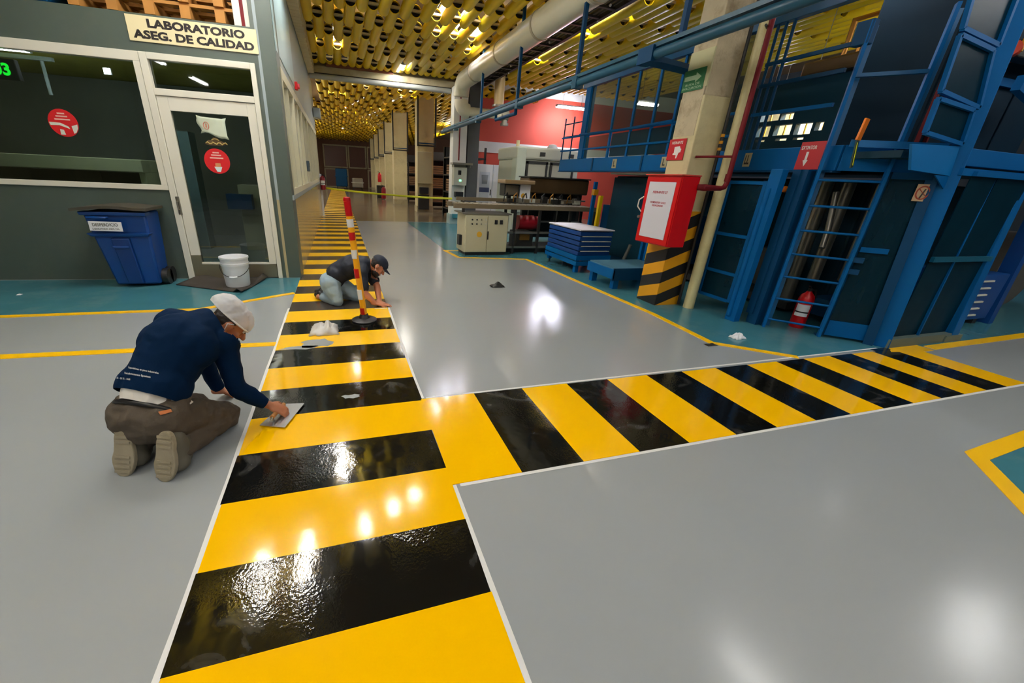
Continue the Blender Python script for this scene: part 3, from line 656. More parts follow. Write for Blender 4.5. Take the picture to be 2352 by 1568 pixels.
# ---- yellow ceiling tubes
def tube_thing(x, y, L, label, group, proto=[None]):
    if proto[0] is None:
        mb = MB(); seg = 14; r, ri = .106, .094; vs = []; fs = []
        for yy, rr in ((0, ri), (0, r), (1, r), (1, ri), (.06, ri)):
            for j in range(seg):
                a = 2*PI*j/seg; vs.append((rr*math.cos(a), yy, rr*math.sin(a)))
        for i in range(3):
            for j in range(seg): fs.append((i*seg+j, (i+1)*seg+j, (i+1)*seg+(j+1) % seg, i*seg+(j+1) % seg))
        for j in range(seg): fs.append((j, j+1 if j < seg-1 else 0, 4*seg+(j+1) % seg, 4*seg+j))
        t = mb.add(vs, fs).build('ceiling_tube', M_TUBE, smooth=40, origin=(0, 0, 0))
        MB().add([(ri*math.cos(2*PI*j/seg), .06, ri*math.sin(2*PI*j/seg)) for j in range(seg)], [tuple(range(seg))]).build('inner_shade_disc', M_TUBEIN, t)  # dark disc drawn for the shade inside the open tube
        MB().box(-.1, .1, -.008, .05, -.014, .022).build('slat', M_SLAT, t)
        proto[0] = t; o = t
    else: o = dup(proto[0], (0, 0, 0))
    o.location = (x, y, 4.3+random.uniform(-.006, .006)); o.scale = (1, L, 1)
    return tag(o, label, 'ceiling tube', group)
cnt = 0
rowsA = [13.35, 12.05, 10.95, 10.0, 9.12, 8.36, 7.6, 6.85, 6.1, 5.35, 4.6]
for i, y in enumerate(rowsA):
    off = [.0, .2][i % 2]+.01*i; yend = rowsA[i-2]-.68 if i > 1 else 13.72
    x = -.4+off if i != 0 else -.4
    while x < 3.95:
        tube_thing(x, y, yend-y, 'yellow hollow ceiling tube hanging over the grey aisle before the cross beam', 'yellow ceiling tubes before the cross beam'); cnt += 1
        x += .395
rowsB = [13.1, 12.0, 10.98, 9.9, 8.8, 7.82, 6.9, 6.0, 5.1, 4.2]
for i, y in enumerate(rowsB):
    yend = rowsB[i-2]-.34 if i > 1 else 13.7
    x = 5.06+.21*(i % 2)
    while x < 10.2:
        tube_thing(x, y, yend-y, 'yellow hollow ceiling tube hanging above the blue machine cage', 'yellow ceiling tubes above the blue cage'); cnt += 1
        x += .42
far = []
y = 14.75; i = 0
while y < 43:
    x = -.42+.2*(i % 2)-(1.6 if y > 20 else 0)
    while x < 7.5:
        far.append((x, y)); x += .4
    y += 1.02; i += 1
near = sorted(far, key=lambda p: p[0]**2+p[1]**2)[:max(0, 298-cnt)]; ns = set(near)
for x, y in near: tube_thing(x, y, 1.45, 'yellow hollow ceiling tube hanging in the darker hall beyond the cross beam', 'yellow ceiling tubes beyond the cross beam')
mb = MB()
for x, y in far:
    if (x, y) in ns: continue
    vs = []; r = .106
    for yy in (y, y+1.45): vs += [(x+r*math.cos(2*PI*j/8), yy, 4.3+r*math.sin(2*PI*j/8)) for j in range(8)]
    mb.add(vs, [(j, 8+j, 8+(j+1) % 8, (j+1) % 8) for j in range(8)])
    mb.box(x-.09, x+.09, y-.01, y+.03, 4.285, 4.32)
mb2 = MB(); i = 0; y = -1.5
while y < 5.6:
    x = -5.2+.2*(i % 2)
    while x < -.7:
        mb2.cyl((x, y, 4.3), (x, y+1.45, 4.3), .106, 8); x += .4
    y += 1.02; i += 1
tag(mb2.build('ceiling_tube_field', M_TUBE, smooth=40), 'yellow ceiling tubes over the left passage, mirrored in the laboratory window', 'ceiling tubes', kind='stuff')
o = mb.build('ceiling_tube_field', M_TUBE, smooth=40); tag(o, 'distant mass of small yellow ceiling tubes towards the far brown wall', 'ceiling tubes', kind='stuff')
# ---- fluorescent lamps between the tubes, and fill lamps added out of sight
def rowlamp(x, y0, y1, label, z=4.42, **k): return lamp('fluorescent_light', (x, y0, z), (x, y1, z), label, **k)
rowlamp(1.93, 12.75, 13.68, 'bright fluorescent lamp at the middle of the cross beam among yellow tubes', 4.22, w=.16)
rowlamp(3.08, 9.55, 10.9, 'fluorescent lamp nearest the cream air duct among yellow tubes', 4.36, w=.13, m=M_LAMPB)
rowlamp(.17, 11.3, 12.5, 'fluorescent lamp near the side wall half hidden by yellow tubes', 4.45)
rowlamp(2.17, 8.7, 9.9, 'fluorescent lamp at the top edge between yellow tubes, left of the pair', 4.45, m=M_LAMPB)
rowlamp(2.62, 8.9, 10.1, 'fluorescent lamp at the top edge between yellow tubes, right of the pair', 4.40, m=M_LAMPB)
for x, y0, y1 in ((-1.48, 4.2, 5.0), (-.86, 4.25, 5.2), (.04, 4.95, 5.35), (.55, 5.25, 5.6), (.96, 5.45, 5.75)): lamp('fluorescent_light', (x, y0, 4.06), (x, y1, 4.06), 'fluorescent lamp hung below the yellow tubes over the striped walkway', .1, group='lamps over the striped walkway')
rowlamp(-.3, 6.4, 7.4, 'fluorescent lamp under the tubes near the laboratory corner', 4.12)
rowlamp(4.5, 1.1, 2.3, 'fluorescent lamp over the grey floor in front of the crossing', 4.12, m=mat('soft_tube', (252, 250, 246), .4, var=0, emit=22), r=.03)
rowlamp(-2.6, 1.5, 2.9, 'fluorescent lamp over the kneeling man in the navy jersey', 4.12)
lamp('fluorescent_light', (7.2, .9, 4.0), (8.6, 1.5, 4.0), 'fluorescent lamp over the right end of the crossing', .3, 3, MATS['soft_tube'])
for x in (-6, -3, 0, 3, 6, 9.5):
    for y in (-6.5, -3.5, -.6): rowlamp(x, y, y+1.3, 'unseen fill lamp added over the near part of the hall before the crossing', 4.2, w=.14, r=.03, group='fill lamps over the near hall', m=mat('fill_tube', (252, 250, 246), .4, var=0, emit=26))  # fill lamps added out of view to light the near floor
for x in (5.3, 8.2): rowlamp(x, 3.2, 4.6, 'fill lamp added over the blue cage top near the ladder', 3.75, group='fill lamps over the cage', r=.03, m=MATS['fill_tube'])  # added to brighten the tubes above the cage
for i in range(4): rowlamp(-2.2, 17+6*i, 18.6+6*i, 'hidden fill lamp added left of the far aisle beyond the laboratory', 3.9, group='fill lamps left of the far aisle', r=.03)  # hidden behind the side wall, added to light the far columns
for i in range(3): rowlamp(6.2, 18+6*i, 19.6+6*i, 'fill lamp added behind the far cream columns', 3.9, group='fill lamps behind the far columns', r=.03)  # added to light the far hall from behind the columns
for y in (5.2, 7.6, 10.0): rowlamp(4.9, y, y+1.3, 'fill lamp added between the cable tray and the yellow tubes', 4.47, group='fill lamps beside the cable tray', w=.06, tubes=1, r=.03)  # added row that brightens the yellow tubes over the cage
lamp('fluorescent_light', (7.9, 15.1, 4.05), (9.2, 15.1, 4.05), 'bluish fluorescent lamp before the white top of the red wall', .16, 2, mat('strong_bluish_tube', (236, 236, 255), .4, var=0, emit=LAMP*.85), r=.04)
for p, q, lb in (((1462, 236), (1512, 232), 'bluish fluorescent lamp seen through the upper cage railing'), ((1768, 205), (1812, 193), 'fluorescent lamp above the dark machine right of the pillar'), ((1712, 106), (1728, 96), 'small bluish lamp showing between the pillar and the cream pipe')):
    a, b = ony(*p, 9.8), ony(*q, 9.8); b.z = a.z
    lamp('fluorescent_light', a, b, lb, .12, 2, M_LAMPB, r=.035)
a = ony(2245, 300, 4.2); lamp('fluorescent_light', a, a+V((.32, 0, .0)), 'glaring white lamp behind the cage at the right edge', .16, 2, M_LAMPB, r=.035)
for x, y in ((1.2, 15.2), (2.6, 16.5), (.2, 18), (2.2, 21), (.6, 23), (1.6, 27), (2.4, 31), (.6, 35), (5.5, 18), (6, 24)): rowlamp(x, y, y+1.2, 'distant fill lamp added above the tubes to brighten the dark far hall', 4.5, group='fill lamps of the far hall', m=mat('far_fill_tube', (252, 246, 232), .4, var=0, emit=190))  # added above the tubes to lift the light in the far hall

# ---- duct, trays, rails
t = thing('air_duct', 'large cream air duct running along the ceiling and bending down at the white column', 'duct', (3.6, 8, 3.9))
DX, DZ, DR = 3.52, 3.93, .22
pts = [(DX, 1.5, DZ), (DX, 12.2, DZ)]
MB().tube(pts, DR, 24).build('main_run', mat('cream_duct', (214, 208, 182), .3, var=.04), t, smooth=40)
def arc(c, a, b, r, n=8): return [V(c)+V(a)*(r*math.cos(PI/2*i/n))+V(b)*(r*math.sin(PI/2*i/n)) for i in range(n+1)]
e = arc((DX, 12.2, DZ-.35), (0, 0, 1), (0, 1, 0), .35); e2 = [(DX, 12.55, 3.5)]+arc((DX+.24, 12.55, 3.47), (-1, 0, 0), (0, 0, -1), .24)
MB().tube(e, DR, 24).build('elbow', mat('cream_duct', (214, 208, 182), .3, var=.04), t, smooth=40)
MB().tube(e2, .19, 20).build('elbow', mat('cream_duct', (214, 208, 182), .3, var=.04), t, smooth=40)
MB().tube([(DX+.24, 12.55, 3.23), (4.75, 12.55, 3.23)], .12, 16).build('branch_pipe', mat('cream_duct', (214, 208, 182), .3, var=.04), t, smooth=40)
for y in (4.2, 5.9, 7.6, 9.4, 11.2): MB().lathe([(DR+.001, -.03), (DR+.012, -.03), (DR+.012, .03), (DR+.001, .03)], (DX, y, DZ), 24, (0, 1, 0)).build('joint_band', mat('duct_band', (176, 164, 136), .35), t, smooth=30)
v = MB().cyl((4.75, 12.55, 3.23), (4.98, 12.55, 3.23), .16, 16); v.cyl((4.9, 12.55, 3.22), (4.9, 12.55, 3.02), .09, 12); v.cyl((4.9, 12.55, 3.02), (4.9, 12.55, 2.95), .12, 12)
v.build('valve', M_STEEL, t, smooth=40)
t = thing('vertical_duct', 'cream vertical duct dropping from the ceiling before the red wall', 'duct', (4.84, 13.0, 3.5))
MB().cyl((4.84, 13.0, 3.5), (4.84, 13.0, 5.0), .15, 18).build('pipe', mat('warm_duct', (214, 184, 130), .4, var=.06), t, smooth=40); MB().lathe([(.16, 0), (.19, 0), (.19, .05), (.16, .05)], (4.84, 13.0, 3.5), 18).build('flange', M_STEEL, t)
t = thing('cable_tray', 'dark cable tray running along the ceiling right of the cream duct', 'tray', (4.1, 7, 4.05))
for x in (3.98, 4.42): MB().box(x-.02, x+.02, 2.0, 13.2, 4.02, 4.16).build('side_rail', M_DARK, t)
for i in range(26): MB().box(4.0, 4.4, 2.2+.42*i, 2.26+.42*i, 4.03, 4.06).build('rung', M_DARK, t)
for i in range(4): MB().tube([(4.06+.09*i, 2.0, 4.09), (4.06+.09*i+.02, 7, 4.08), (4.06+.09*i, 13.0, 4.09)], .022, 8).build('cable', M_BLACK, t, smooth=50)
for i in range(14): MB().sphere((3.97+.22*(i % 3), 4+.66*i, 4.0), .02, 8, 5).build('light_bead', M_ALU, t)  # pale beads stand in for small lights along the tray
t = thing('cable_tray', 'second dark tray with pipes hung beside the first under the ceiling', 'tray', (4.65, 7, 4.3))
for x in (4.55, 4.8): MB().box(x-.02, x+.02, 2.0, 13.2, 4.22, 4.36).build('side_rail', M_DARK, t)
MB().tube([(4.66, 2, 4.3), (4.66, 13.2, 4.3)], .05, 10).build('pipe', M_STEEL, t, smooth=40)
for i in range(26): MB().box(4.55, 4.8, 2.3+.42*i, 2.34+.42*i, 4.22, 4.24).build('rung', M_DARK, t)
t = thing('overhead_rail', 'long grey blue conveyor rail hung along the aisle below the cream duct', 'rail', (3.4, 8, 2.8))
M_RAIL = mat('grey_blue_rail', (34, 80, 102), .42, var=.08, spec=.3)
MB().tube([(3.44, 2.4, 2.8), (3.40, 14.3, 2.8)], .05, 14).build('rail', M_RAIL, t, smooth=40)
MB().box(3.40, 3.46, 2.4, 14.2, 2.86, 2.9).build('top_flange', M_RAIL, t)
for y in (4.05, 6.02, 8.2, 10.4): MB().bar((3.43, y, 2.86), (3.43, y, 4.9), .05, .05).build('hanger', M_BLUED, t)
MB().tube([(3.42, 8.2, 2.85), (3.42, 8.2, 2.66), (3.42, 9.3, 2.66), (3.42, 9.3, 2.8)], .03, 8).build('hanger_loop', M_BLUED, t)
b = MB(); b.prism([(3.46, 4.42), (4.72, 4.66), (4.72, 4.84), (3.46, 4.62)], 2.75, 2.8); b.box(3.37, 3.51, 4.38, 4.62, 2.73, 2.88); b.build('bracket', M_BLUED, t)
for y in (6.0, 8.1, 10.6, 12.7): MB().box(3.37, 3.50, y-.06, y+.06, 2.73, 2.87).build('clamp', M_RAIL, t)

# ---- far columns with hanging frames
for i, (x, y) in enumerate(((3.18, 17.6), (2.75, 21.9), (2.8, 26.3), (2.85, 30.6), (2.9, 35), (2.9, 39.3))):
    lb = ['nearest', 'second', 'third', 'fourth', 'fifth', 'farthest'][i]
    t = thing('concrete_column', lb+' of the cream columns lining the far aisle', 'column', (x+.33, y+.3, 0))
    MB().box(x, x+.66, y, y+.6, 0, 5.0).build('shaft', M_CREAM, t)
    MB().box(x-.02, x+.68, y-.02, y+.62, 0, .25).build('plinth', M_BEAM, t)
    fr = thing('hanging_frame', 'dark hanging steel frame before the '+lb+' cream column', 'frame', (x+.3, y-.5, 2.6))
    f = MB()
    for xx in (x-.08, x+.62): f.bar((xx, y-.5, 2.55), (xx, y-.5, 5.0), .06, .06)
    f.bar((x-.11, y-.5, 2.55), (x+.65, y-.5, 2.55), .06, .06); f.build('side_bars', M_DARK, fr)
    MB().bar((x-.11, y-.5, 2.63), (x+.65, y-.5, 2.63), .05, .04).build('tray_bar', M_BLUED, fr)
t = thing('column_cabinet', 'beige duct casing with dark sockets hung on the nearest cream column', 'cabinet', (3.5, 17.4, .3))
MB().box(3.14, 3.74, 17.4, 17.59, 1.15, 2.35).build('casing', M_CAB, t, bevel=.01); MB().box(3.25, 3.62, 17.42, 17.6, .75, 1.0).build('socket_box', M_BLACK, t); MB().box(3.2, 3.64, 17.42, 17.6, .12, .7).build('lower_box', M_DARK, t)
extinguisher((2.78, 30.2, .9), .7, .13, 'small red extinguisher on a far cream column', hosed=False, lab=False)
extinguisher((2.6, 25.9, .05), .8, .14, 'dark red extinguisher standing by the third far column', mat('deep_red_cylinder', (134, 10, 34), .3), hosed=False, lab=False)
for k, (x, y, w, h, lab, mm) in enumerate(((.3, 40, 1.0, 1.7, 'dark blue covered machine far down the aisle by the end wall', M_BLUED), (1.6, 38, .9, 1.0, 'grey wheeled trolley far down the aisle', M_STEEL))):
    t = thing('trolley' if k else 'covered_machine', lab, 'trolley' if k else 'machine', (x, y, 0))
    MB().box(x-w/2, x+w/2, y-.4, y+.4, .2, h).build('body', mm, t, bevel=.08)
    MB().box(x-w/2-.05, x+w/2+.05, y-.45, y+.45, h*.6, h*.66).build('shelf', M_LGREY if k else M_BLUED, t)
    for sx in (-1, 1):
        for sy in (-1, 1): MB().cyl((x+sx*w*.4-.03, y+sy*.35, .1), (x+sx*w*.4+.03, y+sy*.35, .1), .1, 10).build('wheel', M_BLACK, t)
tag(MB().box(2.35, 2.85, 27.5, 27.9, 0, .75).build('waste_bin', M_BLACK, bevel=.03), 'small black bin standing before the far columns', 'bin')
# storage racks right of the far columns
for k, (x, y, lab) in enumerate(((3.95, 15.2, 'dark storage rack with stacked boards beside the white column'), (3.9, 19.0, 'dark storage rack behind the nearest far cream column'), (3.7, 23.5, 'dark storage rack behind the second far cream column'))):
    t = thing('storage_rack', lab, 'rack', (x+.5, y+.5, 0))
    for sx in (0, 1.3):
        for sy in (0, 1.0): MB().box(x+sx, x+sx+.07, y+sy, y+sy+.07, 0, 2.5).build('upright', M_DARK, t)
    for z in (.3, .9, 1.5, 2.1): MB().box(x, x+1.37, y, y+1.07, z, z+.05).build('shelf', M_DARK, t)
    for z, n in ((.35, 3), (.95, 5), (1.55, 4)):
        for j in range(n): MB().box(x+.1, x+1.25, y+.03, y+.95, z+.002+j*.09, z+.07+j*.09).build('board', mat('brown_stack_board', (128, 96, 66), .7, var=.25), t)
    MB().box(x+.02, x+1.3, y+1.0, y+1.05, .1, 2.5).build('back_sheet', M_DARK, t)
# ---- white column with its control box
t = thing('white_column', 'white painted steel column at the end of the cream duct', 'column', (3.75, 13.4, 0))
MB().box(3.52, 3.97, 13.3, 13.68, 0, 3.98).build('shaft', M_WHITEW, t, bevel=.015); MB().box(3.48, 4.01, 13.26, 13.70, 0, .32).build('foot_plinth', mat('pale_teal_plinth', (150, 176, 176), .4), t)
MB().tube([(3.72, 13.27, 1.95), (3.72, 13.27, 3.9)], .02, 8).build('conduit', M_DRED, t, smooth=50, label='thin rusty conduit')
tag(MB().box(4.02, 4.4, 13.35, 13.7, 0, 5.0).build('steel_column', mat('dark_grey_column', (66, 68, 70), .5, var=.15)), 'dark grey steel column beside the white column', 'column')
t = thing('control_box', 'pale control box with a green light on the white column', 'control box', (3.73, 13.15, 1.2))
MB().box(3.52, 3.95, 13.06, 13.28, 1.22, 1.75).build('casing', M_LGREY, t, bevel=.01); MB().box(3.45, 4.1, 12.95, 13.29, 1.82, 1.88).build('rain_hood', M_STEEL, t)
MB().box(3.66, 3.76, 13.05, 13.06, 1.53, 1.66).build('switch', M_BLACK, t); MB().box(3.7, 3.77, 13.05, 13.06, 1.34, 1.39).build('indicator', mat('green_indicator', (120, 255, 170), .4, var=0, emit=2), t)
for x in (3.5, 4.02): MB().box(x, x+.02, 13.0, 13.28, 1.75, 1.82).build('bracket', M_STEEL, t)
tag(MB().box(3.6, 3.87, 13.08, 13.28, .86, 1.02).build('socket_box', M_BLACK, bevel=.01), 'black socket box on the white column below the control box', 'box')
tag(MB().box(3.55, 3.75, 13.15, 13.255, .2, .33).build('cable_box', mat('teal_box', (60, 130, 140), .4), bevel=.01), 'small teal box low on the white column', 'box')
# caution tape
a = V((-.53, 15.08, .92)); b = V((3.54, 13.25, .80)); n = 40; mb = MB(); vs = []; fs = []
for i in range(n+1):
    s_ = i/n; q = a.lerp(b, s_); q.z -= .10*4*s_*(1-s_)*.5
    tw = .5*math.sin(s_*9)
    for h in (-.032, .032): vs.append(q+V((0, math.sin(tw)*h, math.cos(tw)*h)))
for i in range(n): fs.append((2*i, 2*i+2, 2*i+3, 2*i+1))
o = mb.add(vs, fs).build('caution_tape', M_CTAPE, smooth=60); o.modifiers.new('thick', 'SOLIDIFY').thickness = .002
tag(o, 'yellow green caution tape strung from the wall post to the white column', 'tape')

# ---- red wall and cabinets
struct('wall_red', MB().box(4.85, 14, 16, 16.2, 0, 4.42), M_REDW, origin=(8, 16, 0))
struct('trim_11', MB().box(4.85, 14, 15.98, 16.001, 2.4, 2.78), M_WHITEW, origin=(8, 16, 2.4))
struct('trim_12', MB().box(4.85, 14, 15.97, 16.2, 4.42, 4.95), M_WHITEW, origin=(8, 16, 4.42))
for i, (x0, x1) in enumerate(((4.66, 5.36), (5.37, 6.3))):
    t = thing('electrical_cabinet', ['white electrical cabinet with a poster, left of the pair before the red wall', 'white electrical cabinet with red print, right of the pair before the red wall'][i], 'cabinet', ((x0+x1)/2, 14.8, 0))
    MB().box(x0, x1, 14.5, 15.2, .08, 1.93).build('body', M_WHITE, t, bevel=.008); MB().box(x0+.02, x1-.02, 14.47, 14.5, .1, 1.91).build('door', M_WHITE, t, bevel=.005)
    MB().box(x0+.02, x1-.02, 14.52, 15.15, 0, .08).build('plinth', M_DARK, t)
    MB().box(x1-.08, x1-.05, 14.45, 14.47, .9, 1.1).build('door_handle', M_BLACK, t)
    if i == 0:
        MB().box(x0+.2, x1-.12, 14.462, 14.468, .5, 1.68).build('poster', mat('pale_poster', (206, 214, 224), .4), t); MB().box(x0+.2, x1-.12, 14.458, 14.461, 1.0, 1.16).build('poster_band', mat('navy_poster_band', (70, 82, 120), .5), t)
        FR = Fr((0, 14.46, 0), (1, 0, 0), (0, -1, 0)); MB().fprism(FR, [(x0+.26, 1.58), (x0+.52, 1.58), (x0+.49, 1.28), (x0+.29, 1.28)], .002, .003).build('poster_shield', mat('grey_shield', (148, 156, 166), .5), t)
    else:
        FR = Fr((0, 14.465, 0), (1, 0, 0), (0, -1, 0)); MB().text('PELIGRO', FR, x0+.4, 1.72, .002, .07, .02).build('lettering', mat('faded_red_print', (222, 150, 150), .6), t)
        disc(FR, x0+.34, .96, .06, .001, .004, 3).build('warning_triangle', M_PYEL, t)
# ---- grey machining enclosure
t = thing('machining_enclosure', 'grey machine enclosure with dark framed doors before the red wall', 'machine', (5.7, 11.4, 0))
MB().box(4.75, 6.7, 11.0, 12.4, 0, 2.0).build('body', M_LGREY, t, bevel=.03)
MB().box(4.7, 6.75, 10.95, 12.4, 2.0, 2.32).build('head_panel', M_LGREY, t, bevel=.05); MB().box(4.72, 5.0, 10.94, 11.3, .6, 2.3).build('side_panel', mat('pale_green_grey', (184, 192, 176), .4), t, bevel=.03)
for x0, x1 in ((5.08, 5.62), (5.82, 6.45)):
    MB().box(x0, x1, 10.96, 10.99, .5, 1.9).build('door', mat('door_pale_grey', (170, 168, 150), .35), t); MB().box(x0-.06, x0, 10.94, 10.99, .5, 1.95).build('door_frame', M_DARK, t); MB().box(x1, x1+.06, 10.94, 10.99, .5, 1.95).build('door_frame', M_DARK, t); MB().box(x0-.06, x1+.06, 10.94, 10.99, 1.9, 1.97).build('door_frame', M_DARK, t)
for x in (5.4, 6.3): MB().box(x, x+.16, 10.935, 10.95, 2.1, 2.2).build('badge', M_DARK, t)
MB().lathe([(0, .16), (.1, .14), (.16, .05), (.17, 0), (0, 0)], (6.1, 11.6, 2.32), 16).build('lamp_dome', M_WHITE, t, smooth=40); MB().cyl((4.95, 11.5, 2.3), (4.95, 11.5, 2.5), .05, 10).build('top_stub', M_CREAM, t, smooth=40)
# ---- conveyor with cream cabinet
t = thing('control_cabinet', 'cream two-door control cabinet under the end of the conveyor', 'cabinet', (2.78, 7.9, 0))
MB().box(2.33, 3.25, 7.68, 8.25, .06, .80).build('body', M_CAB, t, bevel=.008); MB().box(2.36, 3.22, 7.7, 8.2, 0, .06).build('plinth', M_DARK, t)
for x0, x1 in ((2.35, 2.79), (2.80, 3.23)): MB().box(x0, x1, 7.655, 7.68, .07, .78).build('door', M_CAB, t, bevel=.004)
MB().box(2.80, 2.825, 7.645, 7.655, .32, .48).build('door_handle', M_BLACK, t)
FR = Fr((0, 7.655, 0), (1, 0, 0), (0, -1, 0)); 
for i in range(8): MB().cyl((2.47+.095*(i % 4), 7.655, .70-.08*(i//4)), (2.47+.095*(i % 4), 7.645, .70-.08*(i//4)), .016, 10).build('push_button', (M_BLACK, M_BLACK, M_STEEL, M_LGREY)[i % 4], t)
for x in (2.97, 3.08): MB().box(x-.03, x+.03, 7.643, 7.655, .62, .70).build('gauge', M_BLACK, t)
disc(FR, 2.63, .42, .055, .0, .004).build('warning_sticker', mat('amber_sticker', (222, 168, 40), .5), t)
MB().box(2.27, 2.33, 7.85, 8.0, .18, .38).build('side_plug', M_BLACK, t)
MB().box(2.27, 3.3, 7.66, 8.3, .80, .825).build('top_lip', M_STEEL, t)
t = thing('roller_conveyor', 'steel roller conveyor running right from the cream cabinet', 'conveyor', (3.6, 8.1, 0))
for y in (7.78, 8.32): MB().box(2.12, 5.4, y, y+.05, .90, .985).build('side_beam', mat('tan_grey_beam', (128, 114, 90), .4, .3, var=.12), t)
for i in range(24): MB().cyl((2.25+.13*i, 7.83, .955), (2.25+.13*i, 8.32, .955), .035, 10).build('roller', M_STEEL, t, smooth=40)
for x in (3.42, 3.98, 4.7, 5.3):
    for y in (7.8, 8.33): MB().box(x, x+.05, y, y+.05, 0, .9).build('leg', M_DARK, t)
for z in (.12, .42): MB().box(3.3, 5.35, 7.8, 7.84, z, z+.04).build('cross_rail', M_STEEL, t)
for x in (2.3, 3.35): MB().box(x, x+.05, 7.8, 7.85, .825, .9).build('leg', M_DARK, t)
MB().box(2.4, 5.4, 8.6, 8.66, 1.0, 1.07).build('guide_rail', mat('tan_grey_beam', (128, 114, 90), .4), t); 
for x in (2.5, 3.4, 4.4, 5.3): MB().box(x, x+.04, 8.5, 8.64, .9, 1.0).build('rail_bracket', M_DARK, t)
MB().box(3.3, 5.4, 8.0, 8.8, 0, .1).build('base_skid', M_DARK, t)
t = thing('gearmotor', 'dark red motor block under the roller conveyor', 'motor', (3.75, 8.0, .1))
MB().cyl((3.62, 8.1, .62), (4.0, 8.1, .62), .15, 18).build('motor', mat('motor_red', (140, 10, 26), .4), t, smooth=40); MB().box(3.55, 3.95, 7.9, 8.3, .1, .45).build('gearbox', M_DARK, t, bevel=.02); MB().cyl((3.98, 8.1, .62), (4.1, 8.1, .62), .13, 18).build('fan_cowl', mat('motor_red', (140, 10, 26), .4), t, smooth=40); MB().box(3.62, 3.84, 7.86, 7.9, .28, .40).build('terminal_box', M_BRASS, t)
t = thing('hydraulic_unit', 'cluttered steel valve unit on the conveyor behind the drawer stack', 'machine', (4.4, 8.4, .99))
random.seed(3)
for i in range(16): 
    x = 3.3+random.random()*1.9; y = 8.36+random.random()*.2; w = .05+.1*random.random()
    MB().box(x, x+w, y, y+.1, 1.0, 1.02+.12*random.random()).build('valve_block', random.choice((M_STEEL, M_LGREY, M_DARK, M_LGREY)), t)
for i in range(8):
    x = 3.4+.22*i; MB().tube([(x, 8.4, 1.02), (x, 8.38, 1.14), (x+.07, 8.4, 1.2), (x+.12, 8.45, 1.1)], .012, 6).build('hose', M_BRASS if i % 2 else M_BLACK, t, smooth=50)
MB().box(3.3, 5.2, 8.36, 8.6, .986, 1.0).build('manifold_plate', M_DARK, t)
t = thing('operator_screen', 'boxed operator screen with a tan hood above the conveyor', 'screen', (3.75, 8.6, 1.05))
MB().box(3.5, 3.86, 8.66, 8.95, 1.12, 1.37).build('casing', M_DARK, t, bevel=.01); MB().box(3.53, 3.83, 8.645, 8.66, 1.15, 1.35).build('screen', M_SCREEN, t); MB().box(3.44, 4.16, 8.5, 8.98, 1.375, 1.46).build('hood', mat('tan_hood', (146, 122, 88), .5), t, bevel=.02); MB().box(3.64, 3.72, 8.78, 8.86, .99, 1.12).build('stem', M_DARK, t)
MB().box(3.88, 4.13, 8.66, 8.95, .99, 1.37).build('side_cabinet', M_WHITE, t); disc(Fr((0, 8.66, 0), (1, 0, 0), (0, -1, 0)), 3.96, 1.14, .05, 0, .004).build('warning_sticker', mat('amber_sticker', (222, 168, 40), .5), t)
t = thing('conveyor_hood', 'long brown steel hood over the rear conveyor left of the cage', 'hood', (5.1, 9.4, .0))
MB().box(4.35, 6.0, 9.25, 9.8, 1.18, 1.53).build('cover', M_BRNST, t, bevel=.03); MB().box(4.33, 6.02, 9.22, 9.83, 1.53, 1.56).build('top_lip', M_DARK, t)
for x in (4.5, 5.2, 5.85): MB().box(x, x+.06, 9.35, 9.41, 0, 1.18).build('leg', M_DARK, t)
for z in (.5, .85, 1.02): MB().box(4.4, 6.0, 9.3, 9.36, z, z+.04).build('rail', M_STEEL, t)
for i in range(9): MB().box(4.45+.17*i, 4.55+.17*i, 9.4, 9.6, .9, 1.0+.08*(i % 3)).build('valve_block', (M_LGREY, M_DARK, M_STEEL)[i % 3], t)
MB().box(4.4, 6.0, 9.6, 9.7, .1, 1.18).build('back_sheet', M_DARK, t)

# ---- stack of blue drawers on a stand
t = thing('drawer_stack', 'stack of blue trays on a legged stand beside the yellow floor line', 'tray stack', (4.2, 6.5, 0))
MB().box(3.84, 4.53, 5.96, 7.1, .22, .30).build('stand_deck', M_BLUE, t)
for x in (3.88, 4.45):
    for y in (6.02, 7.0): MB().box(x, x+.07, y, y+.07, 0 if y < 6.5 else .06, .22).build('leg', M_BLUE, t)
MB().cyl((3.92, 7.03, 0), (3.92, 7.03, .09), .02, 8).build('levelling_foot', M_BLACK, t)
for i in range(5):
    z = .305+.082*i
    MB().box(3.86, 4.5, 5.97, 7.08, z, z+.066).build('tray', mat('deep_blue_tray', (6, 58, 122), .4, var=.1), t, bevel=.006)
    if i: MB().box(3.9, 4.47, 5.955, 5.969, z-.014, z-.004).build('edge_strip', M_ALU, t, label='pale edge strip')
MB().box(3.85, 4.52, 5.96, 7.1, .717, .735).build('top_sheet', mat('pale_top_sheet', (206, 202, 206), .35, var=.03), t)
MB().box(3.84, 4.53, 5.95, 6.0, .13, .2).build('front_rail', M_BLUE, t); MB().box(3.84, 3.88, 6.0, 7.1, .13, .2).build('side_rail', M_BLUE, t)
t = thing('blue_platform', 'low blue platform table beside the striped pillar', 'table', (4.2, 5.1, 0))
MB().box(3.82, 4.75, 4.88, 5.52, .26, .32).build('deck', mat('blue_grey_deck', (70, 112, 132), .3), t); MB().box(3.8, 4.77, 4.86, 4.88, .14, .32).build('front_apron', M_BLUED, t); MB().box(3.8, 3.82, 4.86, 5.54, .16, .3).build('side_apron', M_BLUE, t)
for x, y in ((3.86, 4.9), (3.84, 5.42), (4.65, 4.9), (4.65, 5.42)): MB().box(x, x+.09, y, y+.08, 0, .26).build('leg', M_BLUE, t)
